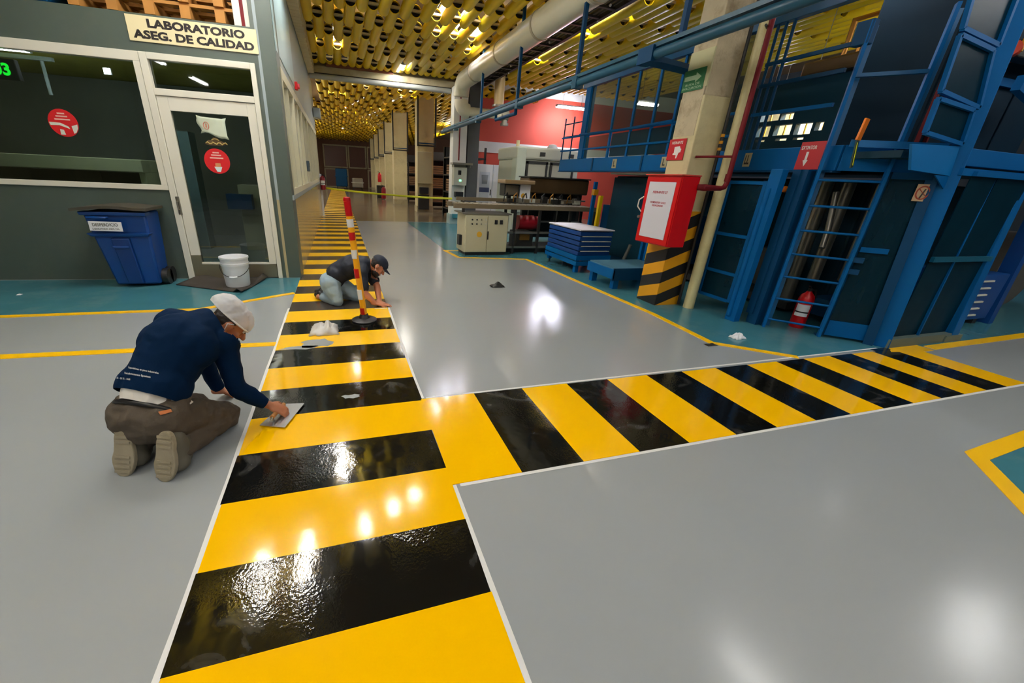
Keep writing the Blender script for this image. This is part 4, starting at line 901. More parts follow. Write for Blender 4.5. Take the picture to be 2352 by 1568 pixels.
# ================================================================== PILLAR AND HOSE CABINET
PX0, PX1, PY0, PY1 = 3.92, 4.33, 4.07, 4.42
t = thing('concrete_pillar', 'cream concrete pillar with yellow and black warning stripes at its foot', 'pillar', (4.12, 4.25, 0))
MB().box(PX0+.006, PX1-.006, PY0+.006, PY1-.006, 0, 1.25).build('foot', M_CREAM, t)
MB().box(PX0, PX1, PY0, PY1, 1.2, 2.42).build('shaft', M_CREAM, t, bevel=.012)
MB().box(PX0+.015, PX1-.0, PY0+.02, PY1-.01, 2.42, 5.0).build('upper_shaft', M_ROUGHC, t, bevel=.01, label='rough weathered upper shaft')
MB().box(PX0-.004, PX0+.01, PY0+.03, PY1-.02, 2.02, 2.5).build('rough_patch', M_ROUGHC, t, label='peeled concrete patch')
MB().box(PX0-.006, PX0+.012, PY0+.01, PY1-.02, 2.5, 2.86).build('cream_patch', mat('pale_green_cream', (196, 194, 152), .6, var=.08), t)
def clipz(poly, z0, z1):
    for zz, sg in ((z0, 1), (z1, -1)):
        out = []
        for i in range(len(poly)):
            a, b = poly[i-1], poly[i]; da = sg*(a[1]-zz); db = sg*(b[1]-zz)
            if (da >= 0) != (db >= 0): k = da/(da-db); out.append((a[0]+(b[0]-a[0])*k, zz))
            if db >= 0: out.append(b)
        poly = out
        if len(poly) < 3: return []
    return poly
FFR = Fr((PX0, PY0, 0), (1, 0, 0), (0, -1, 0)); FLF = Fr((PX0, PY0, 0), (0, -1, 0), (-1, 0, 0))
for j in range(-2, 10):
    za, zb = .15*j, .15*(j+1); col = M_PBLK if j % 2 == 0 else M_PYEL
    for fr, u0, u1 in ((FFR, 0, PX1-PX0), (FLF, -(PY1-PY0), 0)):
        pl = clipz([(u0, za+.36*u0), (u1, za+.36*u1), (u1, zb+.36*u1), (u0, zb+.36*u0)], 0.002, 1.2)
        if pl: MB().fprism(fr, pl, -.004, .002).build('warning_stripe', col, t)
# hose cabinet
t = thing('hose_cabinet', 'red fire hose cabinet with a white door panel hung on the striped pillar', 'cabinet', (3.8, 4.1, .8))
CX0, CX1, CY0, CY1, CZ0, CZ1 = 3.66, 3.918, 3.84, 4.40, .80, 1.585
MB().box(CX0+.012, CX1, CY0, CY1, CZ0, CZ1).build('body', M_RED, t, bevel=.006)
d = MB().box(CX0, CX0+.012, CY0+.01, CY1-.01, CZ0+.01, CZ1-.02).build('door', M_RED, t, bevel=.004)
MB().box(CX0-.02, CX1, CY0-.012, CY1+.012, CZ1, CZ1+.014).build('lid', mat('faded_red_lid', (200, 62, 48), .4), t, bevel=.003)
HF = Fr((CX0, (CY0+CY1)/2, 0), (0, -1, 0), (-1, 0, 0))
MB().fbox(HF, -.21, .215, 0, .004, CZ0+.075, CZ1-.07).build('white_panel', mat('pale_lilac_white', (208, 206, 212), .35, var=.02), d)
MB().text('HIDRANTE 27', HF, 0.0, 1.40, .006, .03, .02, .24).build('lettering', M_REDINK, d)
MB().text('ROMPASE EN CASO', HF, .0, 1.285, .006, .022, .02, .25).build('lettering', M_REDINK, d); MB().text('DE INCENDIO', HF, .0, 1.25, .006, .022, .02, .18).build('lettering', M_REDINK, d)
MB().tube([HF.p(-.265, .0, 1.34), HF.p(-.30, .035, 1.30), HF.p(-.305, .035, 1.22), HF.p(-.265, 0, 1.16)], .007, 8).build('handle', M_ALU, d, smooth=50)
MB().cyl(HF.p(-.27, .0, 1.1), HF.p(-.27, .03, 1.1), .016, 10).build('latch', M_STEEL, d)
# red pipe and cream pipe
t = thing('red_fire_pipe', 'dark red fire pipe rising beside the pillar to the ceiling', 'pipe', (4.25, 3.86, 1.4))
b1 = onx(1590, 430, CX1) ; yr = 3.80
pts = [(3.90, yr+.1, 1.475), (3.95, yr, 1.475), (4.20, yr, 1.475), (4.245, yr, 1.49), (4.265, yr, 1.53), (4.27, yr, 1.6), (4.26, yr, 5.0)]
MB().tube(pts, .026, 14).build('pipe', M_DRED, t, smooth=50)
MB().cyl((3.905, yr+.05, 1.475), (3.98, yr, 1.475), .034, 14).build('coupling', M_DRED, t, smooth=40); MB().cyl((4.262, yr, 1.55), (4.262, yr, 1.63), .032, 14).build('coupling', M_DRED, t, smooth=40)
MB().tube([(3.99, PY0-.005, 1.80), (4.262, yr, 1.81)], .013, 10).build('support_arm', M_DRED, t, smooth=40)
MB().tube([(4.20, yr, 3.0), (4.5, yr+.2, 3.02)], .012, 8).build('support_arm', M_DARK, t)
tag(MB().tube([(4.335, 3.92, 0), (4.335, 3.92, 5.0)], .064, 20).build('drain_pipe', mat('cream_pipe', (206, 196, 146), .45, var=.06, dirt=(160, 140, 70), dscale=3, damt=.4), smooth=40), 'stout cream pipe standing on the floor right of the pillar', 'pipe')
tag(MB().tube([(4.26, 4.02, .02), (4.26, 4.02, 1.86), (4.26, 4.02, 5.0)], .018, 10).build('black_conduit', M_BLACK, smooth=40), 'thin black conduit between the pillar and the cream pipe', 'conduit')
for z in (1.92, 1.97, 2.02): pass
t = thing('striped_sleeve', 'short yellow and black sleeve on the conduit beside the pillar', 'sleeve', (4.26, 4.02, 1.88))
for i in range(5): MB().cyl((4.26, 4.02, 1.88+.035*i), (4.26, 4.02, 1.91+.035*i), .0215, 12).build('band', M_PYEL if i % 2 == 0 else M_PBLK, t, smooth=40)
# signs on the pillar
SL = Fr((PX0, 0, 0), (0, -1, 0), (-1, 0, 0))
def plate(name, label, u0, u1, z0, z1, m, fr, n=.008, th=.004):
    t = thing(name, label, 'sign', fr.p((u0+u1)/2, n, z0)); MB().fbox(fr, u0, u1, n, n+th, z0, z1).build('board', m, t); return t, n+th+.001
t, n = plate('wall_sign', 'green evacuation route sign with a pale arrow high on the pillar', -4.43, -4.125, 2.48, 2.69, M_GREEN, SL)
MB().fprism(SL, [(-4.41, 2.585), (-4.25, 2.585), (-4.25, 2.56), (-4.17, 2.605), (-4.25, 2.655), (-4.25, 2.63), (-4.41, 2.63)], n, n+.001).build('arrow', M_GINK, t)
MB().text('RUTA DE', SL, -4.28, 2.545, n, .022, .02, .2).build('lettering', M_GINK, t); MB().text('EVACUACION', SL, -4.28, 2.51, n, .022, .02, .26).build('lettering', M_GINK, t)
t, n = plate('wall_sign', 'red hydrant sign with a white picture above the red hose cabinet', -4.43, -4.17, 1.765, 1.995, mat('crimson_sign', (186, 16, 30), .45, var=.04), SL)
MB().text('HIDRANTE', SL, -4.30, 1.955, n, .03, .02, .17).build('lettering', M_WINK, t)
MB().fprism(SL, [(-4.33, 1.91), (-4.25, 1.915), (-4.235, 1.89), (-4.22, 1.885), (-4.225, 1.85), (-4.25, 1.845), (-4.27, 1.785), (-4.285, 1.785), (-4.285, 1.82), (-4.34, 1.825), (-4.34, 1.84), (-4.325, 1.845)], n, n+.001).build('pictogram', M_WINK, t)

# ================================================================== BLUE MACHINE CAGE
cg = thing('machine_cage', 'large blue steel guard cage with a mezzanine on the right', 'machine guard', (5.5, 5, 0))
BXP = 4.75
def P(name, mb, m=M_BLUE, **k): return mb.build(name, m, cg, **k)
P('deck', MB().box(4.82, 9.5, 2.6, 8.6, 1.80, 1.86), M_TEALD)
bm = P('edge_beam', MB().box(BXP, BXP+.07, 3.05, 8.62, 1.69, 1.92), bevel=.006)
for y in (7.3, 5.9, 4.9): MB().box(BXP-.012, BXP, y, y+.04, 1.69, 1.92).build('stiffener', M_BLUED, bm)
P('edge_beam', MB().bar((4.79, 3.06, 1.805), (5.36, 2.50, 1.805), .06, .23))
P('edge_beam', MB().box(5.36, 9.5, 2.42, 2.49, 1.76, 1.9), bevel=.005); P('edge_beam', MB().box(5.36, 9.5, 2.40, 2.47, 1.68, 1.74))
P('bottom_flange', MB().box(BXP-.02, BXP+.1, 3.05, 8.62, 1.672, 1.689), M_BLUED)
P('bottom_flange', MB().box(4.9, 5.6, 5.5, 6.9, 1.64, 1.67), M_LGREY)
# railing on the left part of the mezzanine
P('top_beam', MB().box(BXP-.03, BXP+.06, 2.6, 8.0, 3.16, 3.29), mat('top_beam_blue', (6, 76, 122), .35, var=.1), bevel=.006)
P('top_beam', MB().box(5.0, 5.12, 2.6, 8.0, 3.3, 3.42), M_BLUED)
P('post', MB().box(BXP-.02, BXP+.1, 7.72, 7.88, 1.92, 3.2), bevel=.006)
for y in (6.9, 6.35, 5.85, 5.4, 4.85): P('post', MB().box(BXP, BXP+.035, y, y+.04, 1.92, 3.16))
for z in (2.34, 2.09): P('guard_rail', MB().tube([(BXP, 8.62, z), (BXP, 4.3, z)], .018, 8), smooth=40)
for y in (8.6, 8.25): P('post', MB().tube([(BXP+.02, y, 1.92), (BXP+.02, y, 2.72)], .014, 8), M_BLUED)
for z in (2.36, 2.6): P('guard_rail', MB().tube([(BXP+.02, 8.62, z), (BXP+.02, 7.8, z)], .012, 8), M_BLUED)
P('mesh_panel', MB().box(BXP+.01, BXP+.018, 4.3, 7.7, 2.36, 3.15), M_MESHL); P('mesh_panel', MB().box(BXP+.01, BXP+.018, 6.9, 7.7, 1.93, 2.3), M_MESHL)
P('mesh_panel', MB().box(BXP+.01, BXP+.018, 4.3, 6.85, 1.93, 2.3), M_MESH)
P('handrail_tube', MB().tube([(BXP-.02, 7.9, 2.36), (BXP-.02, 6.6, 2.34), (BXP-.02, 5.4, 2.36)], .02, 8), smooth=40)
# posts and rails right of the pillar
for y in (4.13, 4.04, 3.95): P('slim_post', MB().tube([(BXP, y, 1.92), (BXP, y, 3.2)], .016, 8), M_BLUED, smooth=40)
for z, m in ((2.79, M_BLUED), (2.58, M_BLUED), (2.29, M_BLUE)): P('guard_rail', MB().bar((BXP, 4.15, z), (BXP, 3.28, z), .03, .035), m)
# ladder
la, lb_ = V((4.68, 3.14, 0)), V((5.02, 2.76, 0)); dl = (lb_-la).normalized(); nl = V((-dl.y, dl.x, 0))
if nl.dot(-la) < 0: nl = -nl
ld = thing('cage_ladder', 'blue steel ladder fixed upright to the diagonal front of the cage', 'ladder', (la+lb_)/2)
for q, z1 in ((la, 2.92), (lb_, 2.98)):
    MB().bar(q, q+V((0, 0, z1)), .028, .07, up=nl).build('stringer', M_BLUE, ld, bevel=.003)
    MB().bar(q-nl*.1+dl*.04, q-nl*.1+dl*.04+V((0, 0, z1-.02)), .05, .05, up=nl).build('guard_post', mat('mid_blue_steel', (0, 84, 132), .4, var=.1), ld, bevel=.003)
for i in range(7): z = .1+.25*i; MB().cyl(la+V((0, 0, z)), lb_+V((0, 0, z)), .012, 10).build('rung', M_BLUE, ld, smooth=40)
MB().bar(la+V((0, 0, 2.5)), lb_+V((0, 0, 2.5)), .045, .03).build('top_rail', mat('mid_blue_steel', (0, 84, 132), .4), ld)
for q, s_ in ((la, -1), (lb_, 1)): MB().bar(q-nl*.02, q-nl*.12, .05, .012).build('foot_plate', M_BLUED, ld)
MB().box(la.x-.03, la.x+.05, la.y-.03, la.y+.11, 2.74, 2.93).build('cap_box', M_BLUED, ld, bevel=.01)
for z in (.86, .74): MB().bar(lb_+nl*.0+dl*.01+V((0, 0, z)), lb_+dl*.10+nl*.02+V((0, 0, z)), .05, .05).build('hinge', M_BLUED, ld)
# lower guard door left of the ladder (X = 4.5 plane)
gd = thing('guard_door', 'blue framed guard door with dark panels between the cream pipe and the ladder', 'guard door', (4.5, 3.7, 0))
for y in (3.96, 3.51): MB().box(4.48, 4.52, y-.02, y+.02, .19, 1.57).build('stile', M_BLUE, gd)
for z in (1.55, .965, .52, .2): MB().box(4.48, 4.52, 3.53, 3.94, z-.018, z+.018).build('rail', M_BLUE, gd)
for z0, z1 in ((.22, .50), (.54, .945), (.985, 1.53)): MB().box(4.497, 4.503, 3.53, 3.94, z0, z1).build('panel', M_MESH, gd)
P('door_post', MB().box(4.44, 4.53, 3.33, 3.46, 0, 1.69), bevel=.006); P('door_post', MB().box(4.60, 4.66, 3.26, 3.34, .12, 1.69), M_BLUED); P('roller_guide', MB().tube([(4.44, 3.42, .06), (4.44, 3.42, 1.5)], .03, 10), smooth=40)
P('inner_post', MB().box(4.62, 4.78, 3.2, 3.32, 0, 1.69), M_BLUED)
# panel between ladder and big post
bp0, bp1 = V((5.45, 2.43, 0)), V((5.37, 2.57, 3.35))
P('corner_post', MB().bar(bp0, bp1, .15, .15, up=(.4, -.9, 0)), bevel=.006); P('corner_post', MB().bar(bp0+V((-.12, .04, 0)), bp1+V((-.12, .06, 0)), .05, .08, up=(.4, -.9, 0)), M_BLUED)
pa = V((5.06, 2.74, 0)); pb = V((5.34, 2.50, 0)); pd = pb-pa
FD = Fr(pa, pd, -nl if nl.dot(pa) > 0 else nl); Ld = pd.length
P('skirt', MB().fbox(FD, 0, Ld, 0, .01, .03, .2)); P('guard_panel', MB().fbox(FD, 0, Ld, -.012, -.006, .2, 1.66), M_MESH); P('mid_rail', MB().fbox(FD, 0, Ld*.6, 0, .02, .94, .99)); P('top_rail', MB().fbox(FD, 0, Ld, 0, .02, 1.63, 1.69), M_BLUED)
s = thing('prohibition_sign', 'small worn prohibition sign with a red ring behind the cage corner', 'sign', FD.p(.2, .01, 1.36))
hu = FD.hit(2125, 443, .02); 
MB().fbox(FD, hu[0]-.055, hu[0]+.055, .015, .02, hu[1]-.075, hu[1]+.075).build('board', mat('worn_tan_board', (190, 160, 124), .5, var=.1), s)
RG = [FD.p(hu[0]+.045*math.cos(2*PI*i/24), .022, hu[1]+.056*math.sin(2*PI*i/24)) for i in range(24)]
MB().tube(RG, .006, 6, closed=True).build('ring', mat('faded_red_ring', (150, 60, 36), .5), s); MB().bar(FD.p(hu[0]-.035, .022, hu[1]+.035), FD.p(hu[0]+.035, .022, hu[1]-.035), .01, .004).build('slash', mat('faded_red_ring', (150, 60, 36), .5), s); MB().bar(FD.p(hu[0]-.01, .022, hu[1]-.05), FD.p(hu[0]+.01, .022, hu[1]+.035), .014, .003).build('pictogram', M_DARK, s)
# glazed double door right of the big post
DF = Fr((5.5, 2.40, 0), (1, 0, 0), (0, -1, 0))
dd = thing('guard_door', 'wide blue guard door of four dark panes right of the corner post', 'guard door', (6.0, 2.4, 0))
MB().bar((6.52, 2.38, .02), (6.5, 2.46, 1.76), .12, .09, up=(0, 1, 0)).build('stile', M_BLUE, dd, bevel=.005)
MB().fbox(DF, .02, 1.0, 0, .03, .90, .95).build('rail', mat('teal_blue_rail', (4, 84, 110), .4, var=.1), dd)
MB().bar((5.93, 2.385, .08), (5.93, 2.42, 1.74), .02, .02).build('mullion', M_BLUE, dd); MB().fbox(DF, .02, 1.0, 0, .03, 1.68, 1.72).build('rail', M_BLUE, dd)
MB().fbox(DF, -.1, .95, -.02, .06, 0, .1).build('sill', mat('green_grey_sill', (88, 104, 100), .5, var=.15), dd)
for a, b, z0, z1 in ((.03, .425, .1, .9), (.445, .98, .1, .9), (.03, .425, .95, 1.68), (.445, .98, .95, 1.68)): MB().fbox(DF, a, b, -.01, -.003, z0, z1).build('pane', M_MESH, dd)
MB().fbox(DF, .85, 1.15, .0, .07, 0, .08).build('foot_block', mat('green_grey_sill', (88, 104, 100), .5, var=.15), dd)
# landing plate and upper swing guards
LP = Fr((0, 2.46, 0), (1, 0, 0), (0, -1, 0))
q = [LP.hit(*p) for p in ((2096, 330), (2205, 336), (2182, 404), (2092, 390))]
P('landing_plate', MB().fprism(LP, [(u, z) for u, z in q], -.02, 0), mat('bright_blue_plate', (0, 104, 168), .4, var=.06)); P('kick_plate', MB().bar((4.72, 2.98, 1.93), (5.2, 2.5, 1.90), .012, .06), mat('bright_blue_plate', (0, 104, 168), .4, var=.06))
P('gusset', MB().fprism(LP, [LP.hit(2150, 402), LP.hit(2180, 404), LP.hit(2172, 440)], -.015, -.005))
up_ = thing('swing_guard', 'stacked blue framed guard panels standing over the cage corner', 'guard', (5.0, 2.46, 1.95))
c7 = lambda a, b: (1650+a/3.35, b/3.35)
for pts in (((1690, 760), (1960, 850), (1870, 1110), (1590, 1020)), ((1860, 270), (2110, 390), (2000, 830), (1710, 700)), ((1960, -60), (1880, 220), (2150, 350), (2310, -60))):
    h = [LP.hit(*c7(*p)) for p in pts]; h = [LP.p(u, 0, z) for u, z in h]
    for i in range(4): MB().bar(h[i], h[(i+1) % 4], .03, .03, up=(0, 1, 0)).build('frame_bar', M_BLUE, up_)
    c = sum((x for x in h), V())/4
    MB().add([x.lerp(c, .02)+V((0, .01, 0)) for x in h]+[x.lerp(c, .02)+V((0, .014, 0)) for x in h], [(3, 2, 1, 0), (4, 5, 6, 7), (0, 1, 5, 4), (1, 2, 6, 5), (2, 3, 7, 6), (3, 0, 4, 7)]).build('panel', M_MESH, up_)
# labels on the beam
BF2 = Fr((BXP, 0, 0), (0, -1, 0), (-1, 0, 0))
for (px, py), lb in (((1413, 366), 'first small cream letter tag from the left on the blue beam'), ((1530, 352), 'second small cream letter tag, partly behind the pillar sign'), ((1722, 350), 'larger cream letter tag on the blue beam right of the pipes')):
    u, z = BF2.hit(px, py); s = thing('beam_tag', lb, 'tag', BF2.p(u, .002, z-.05))
    w = .06 if px < 1700 else .045
    z = 1.81
    MB().fbox(BF2, u-w, u+w, .002, .006, z-.075, z+.075).build('board', mat('tan_tag', (170, 160, 128), .5), s); MB().text('L' if px < 1700 else 'LL', BF2, u, z, .0075, .1, .03, .05 if px < 1700 else .06).build('lettering', M_INK, s)
u0, z0 = BF2.hit(1830, 375); 
s = thing('wall_sign', 'crimson extinguisher sign with a white down arrow behind the ladder', 'sign', BF2.p(u0, .005, 1.7))
q = [BF2.hit(*p, .01) for p in ((1827, 387), (1880, 387), (1896, 330), (1838, 331))]
ua, ub = (q[0][0]+q[3][0])/2, (q[1][0]+q[2][0])/2
MB().fbox(BF2, ua, ub, .004, .009, 1.70, 1.965).build('board', mat('crimson_sign', (186, 16, 30), .45, var=.04), s)
MB().text('EXTINTOR', BF2, (ua+ub)/2-.03, 1.91, .0105, .035, .015, (ub-ua)*.62).build('lettering', M_WINK, s)
um = (ua+ub)/2-.03; MB().fprism(BF2, [(um-.012, 1.87), (um+.012, 1.87), (um+.012, 1.79), (um+.025, 1.79), (um, 1.73), (um-.025, 1.79), (um-.012, 1.79)], .0105, .0115).build('arrow', M_WINK, s)
s = thing('orange_scraper', 'orange handled blade stuck on the cage behind the ladder', 'tool', (4.72, 2.93, 1.72))
a, b, c = ony(1993, 272, 2.92), ony(1970, 322, 2.92), ony(1955, 385, 2.92)
MB().bar(a, b, .055, .02, up=(0, 1, 0)).build('grip', M_ORANGE, s, bevel=.004); MB().bar(b, c, .035, .01, up=(0, 1, 0)).build('blade', mat('grey_green_blade', (64, 84, 74), .4), s); MB().bar(b+V((-.01, -.012, -.02)), c+V((-.012, -.012, .02)), .006, .004).build('edge_line', M_CTAPE, s)
# upper machine: dark wall with lit openings
mw = thing('press_housing', 'dark press housing with small lit openings on the mezzanine', 'machine', (7.0, 5.2, 1.86))
WF = Fr((7.0, 0, 0), (0, -1, 0), (-1, 0, 0))
ops = []
for pts in (((335, 870), (460, 925)), ((490, 875), (570, 915)), ((300, 975), (380, 1050)), ((440, 965), (545, 1035)), ((600, 952), (700, 1028)), ((755, 940), (795, 1000)), ((285, 1078), (352, 1090)), ((440, 1066), (520, 1080)), ((575, 1058), (650, 1072))):
    h = [WF.hit(*c7(*p)) for p in pts]; ops.append((min(h[0][0], h[1][0]), max(h[0][0], h[1][0]), min(h[0][1], h[1][1]), max(h[0][1], h[1][1])))
us = sorted({-6.2, -3.75} | {o[0] for o in ops} | {o[1] for o in ops}); zs = sorted({1.86, 3.02} | {o[2] for o in ops} | {o[3] for o in ops})
mb = MB()
for i in range(len(us)-1):
    for j in range(len(zs)-1):
        cu, cz = (us[i]+us[i+1])/2, (zs[j]+zs[j+1])/2
        if any(o[0] < cu < o[1] and o[2] < cz < o[3] for o in ops): continue
        mb.fbox(WF, us[i], us[i+1], -.1, 0, zs[j], zs[j+1])
mb.build('front_sheet', M_TEALD, mw)
for o in ops[:6]: MB().fbox(WF, o[0]+.3*(o[1]-o[0]), o[0]+.36*(o[1]-o[0]), -.12, -.1, o[2], o[3]).build('bar', M_PYEL, mw)
MB().box(7.9, 8.0, 3.75, 6.9, 1.86, 3.02).build('bright_backing', mat('pale_yellow_rear', (236, 220, 170), .6, var=.2, vscale=8), mw)  # pale backing added so the openings look bright
MB().box(7.0, 7.12, 3.75, 6.2, 3.02, 3.1).build('top_sheet', M_TEALD, mw)
lamp('fluorescent_light', (7.5, 4.4, 2.9), (7.5, 5.9, 2.9), 'fill lamp added inside the dark press housing to light its openings', .1, 2)  # added to light the openings from behind
mb = thing('dark_cabinet', 'dark navy cabinet on the mezzanine behind the ladder', 'cabinet', (6.2, 3.3, 1.87))
MB().box(5.55, 7.4, 2.95, 3.7, 1.88, 4.2).build('body', mat('navy_sheet', (0, 28, 44), .6, var=.15, spec=.15), mb, bevel=.02)
for i in range(3): MB().box(5.6+.6*i, 6.15+.6*i, 2.935, 2.95, 1.95+.0, 2.9).build('door', mat('navy_sheet_b', (0, 30, 48), .6, var=.2, spec=.15), mb, bevel=.006)
for x in (5.53, 5.66): MB().box(x, x+.02, 2.9, 2.93, 1.9, 4.2).build('red_pipe', M_DRED, mb)
MB().box(5.6, 7.3, 2.9, 2.945, 2.55, 2.62).build('trim', M_BLUE, mb)
t = thing('hydraulic_ram', 'brown pump set with pipes on the mezzanine under the yellow tubes', 'machine', (6.4, 5.6, 3.1))
MB().box(6.9, 7.5, 4.6, 5.4, 3.105, 3.3).build('tank', M_BRNST, t, bevel=.03); MB().tube([(7.1, 5.0, 3.3), (7.1, 5.0, 3.75), (7.1, 4.6, 3.75)], .03, 8).build('pipe', M_BRASS, t, smooth=50); MB().tube([(7.2, 4.9, 3.3), (7.2, 4.9, 3.7)], .02, 8).build('pipe', M_BRASS, t)
MB().lathe([(0, 0), (.12, .02), (.14, .1), (.1, .2), (0, .22)], (7.05, 4.35, 3.12), 16).build('lamp_globe', mat('warm_globe', (255, 214, 150), .3, var=0, emit=3), t, smooth=50)
# lower machine behind the panels
t = thing('lower_press', 'dark teal press body with columns under the blue mezzanine', 'machine', (6.5, 5.4, 0))
MB().box(6.0, 8.6, 3.4, 8.2, 0, 1.65).build('body', M_TEALD, t, bevel=.03)
for i in range(6):
    y = 3.7+.75*i; MB().cyl((5.75, y, .15), (5.75, y, 1.62), .07, 14).build('column', M_BLUED if i % 2 else M_STEEL, t, smooth=40); MB().box(5.6, 5.98, y+.2, y+.5, .25, .75+.15*(i % 3)).build('valve_block', (M_DARK, M_TEALD, M_BLUED)[i % 3], t)
MB().box(5.5, 6.0, 3.5, 8.1, .05, .15).build('base_rail', M_DARK, t)
for i, (x, y) in enumerate(((5.55, 3.35), (5.85, 3.2), (6.2, 3.0))): MB().cyl((x, y, .5), (x, y, 1.6), .06, 14).build('ram', M_STEEL, t, smooth=40)
MB().box(5.5, 6.6, 2.9, 3.3, .1, .3).build('front_tray', M_BLUED, t); MB().box(5.6, 6.4, 2.85, 2.9, .82, .86).build('pale_bar', M_WHITE, t)
MB().tube([(5.3, 3.3, 1.5), (5.32, 3.25, 1.1), (5.25, 3.2, .9)], .03, 8).build('hose', M_STEEL, t, smooth=50)
tag(MB().sphere((4.86, 3.55, 1.5), .035, 12, 8).build('amber_beacon', mat('amber_lens', (236, 120, 20), .3), smooth=60), 'small amber beacon under the beam left of the ladder', 'beacon')
extinguisher((5.10, 3.06, .0), .52, .075, 'red fire extinguisher with white label on the floor behind the ladder')
# lifting forks seen left of the pillar
t = thing('lift_mast', 'blue lifting mast with yellow forks under the left mezzanine', 'lift', (4.95, 6.0, 0))
for (px, pz) in (((1345, 1352), 5.0),): pass
for y, x in ((7.35, 4.9), (5.72, 4.95), (5.60, 4.95)): MB().box(x, x+.07, y, y+.05, .05, 1.5).build('mast', M_BLUE, t)
for y, z0, z1 in ((7.1, .35, 1.25), (5.48, .3, 1.1)): MB().box(4.9, 4.97, y, y+.06, z0, z1).build('fork', mat('fork_yellow', (222, 186, 0), .45), t)
MB().box(4.9, 5.0, 7.33, 7.42, 1.25, 1.36).build('yellow_block', M_PYEL, t); MB().box(5.0, 5.4, 5.5, 7.4, .0, .12).build('base', M_BLUED, t); MB().box(5.3, 5.4, 5.7, 7.3, .1, 1.6).build('back_plate', M_TEALD, t)
MB().tube([(4.85, 5.9, .5), (4.83, 5.95, .3), (4.8, 6.0, .1)], .03, 8).build('hose', M_STEEL, t, smooth=50)
# right edge: vented box, hose, dark wall
VF = Fr((0, 2.68, 0), (1, 0, 0), (0, -1, 0))
t = thing('vented_box', 'blue machine box with six pale vent slots at the right edge', 'machine', (7.5, 3, 0))
MB().box(7.18, 8.0, 2.70, 3.3, .07, .66).build('body', mat('royal_blue_sheet', (6, 66, 134), .4, var=.1), t, bevel=.01)
for i in range(6): MB().fbox(VF, 7.30, 7.68, -.02, .0, .13+.088*i, .148+.088*i).build('vent_slot', M_ALU, t)
for x in (7.3, 7.8): MB().box(x, x+.08, 2.72, 3.2, 0, .07).build('foot', M_DARK, t)
t = thing('red_funnel', 'orange red funnel shaped guard leaning above the vented box', 'guard', (7.6, 2.85, .66))
MB().cyl((7.55, 2.9, .66), (7.75, 2.95, 1.08), .05, 14, .11).build('cone', mat('orange_red', (206, 60, 26), .4), t, smooth=40); MB().cyl((7.75, 2.95, 1.08), (7.78, 2.96, 1.14), .12, 14).build('collar', M_BLACK, t); MB().cyl((7.53, 2.895, .67), (7.55, 2.9, .70), .06, 14).build('neck', M_BLACK, t)
tag(MB().bar((8.1, 2.74, 0), (8.06, 2.8, 1.78), .14, .1).build('blue_strut', mat('royal_blue_sheet', (6, 66, 134), .4, var=.1)), 'royal blue strut right of the vented box at the picture edge', 'strut')
tag(MB().cyl((9.6, 3.2, .55), (9.6, 5.0, .55), .55, 28).build('paper_roll', mat('grey_roll', (96, 92, 84), .7, var=.15), smooth=40), 'big grey roll standing dim at the far right edge', 'roll')
t = thing('overhead_motor', 'orange and dark motor with yellow bar at the upper right edge', 'motor', (6, 2.6, 2.4))
a = ony(2325, 110, 2.75); MB().cyl(a, a+V((.3, .1, 0)), .06, 14).build('motor', mat('orange_red', (206, 60, 26), .4), t, smooth=40); MB().box(a.x+.1, a.x+.9, a.y-.02, a.y+.1, a.z-.06, a.z+.08).build('gearbox', M_DARK, t, bevel=.01); MB().bar(a+V((.08, -.02, -.02)), a+V((.2, -.02, .5)), .03, .03).build('yellow_bar', M_PYEL, t)
b = ony(2340, 190, 2.6); MB().bar(b, b+V((.8, .1, -.1)), .06, .12).build('blue_arm', M_BLUE, t)
# ---- litter on the floor
def rag(name, label, cat, c, sx, sy, h, m, seed):
    mb = MB(); N = 12; vs = []; fs = []
    for i in range(N+1):
        for j in range(N+1):
            a, b = i/N*2-1, j/N*2-1; r = max(abs(a), abs(b)); k = 1-.25*noise.noise(V((a*2, b*2, seed)))
            z = .004+h*max(0, (1-r**2))*(.5+.9*abs(noise.noise(V((a*1.8, b*1.8, seed+5)))))
            vs.append(V((c[0]+a*sx*k, c[1]+b*sy*k, c[2]+z)))
    for i in range(N):
        for j in range(N):
            q = i*(N+1)+j; fs.append((q, q+N+1, q+N+2, q+1))
    o = mb.add(vs, fs).build(name, m, smooth=70); md = o.modifiers.new('thick', 'SOLIDIFY'); md.thickness = .003
    return tag(o, label, cat)
g = at(1142, 658); rag('dark_rag', 'crumpled dark rag lying alone on the grey floor', 'rag', (g.x, g.y, 0), .10, .07, .07, M_DARK, 1)
g = at(1694, 776); rag('paper_scrap', 'crumpled white paper scrap on the teal floor before the ladder', 'paper', (g.x, g.y, 0), .075, .05, .07, M_WHITE, 2)
g = at(1632, 792); rag('dark_scrap', 'flat dark scrap beside the bend of the yellow line', 'scrap', (g.x, g.y, 0), .06, .03, .012, M_DARK, 3)
g = at(745, 765); rag('plastic_sheet', 'crumpled translucent white plastic sheet on the black stripe left of the post', 'plastic', (g.x, g.y+.06, .004), .13, .14, .10, glass('white_film', (240, 240, 240), .25, .4, (222, 220, 214)), 4)
g = at(45, 677); rag('paper_scrap', 'tiny white scrap on the teal strip at the left', 'paper', (g.x, g.y, 0), .02, .02, .01, M_WHITE, 6)
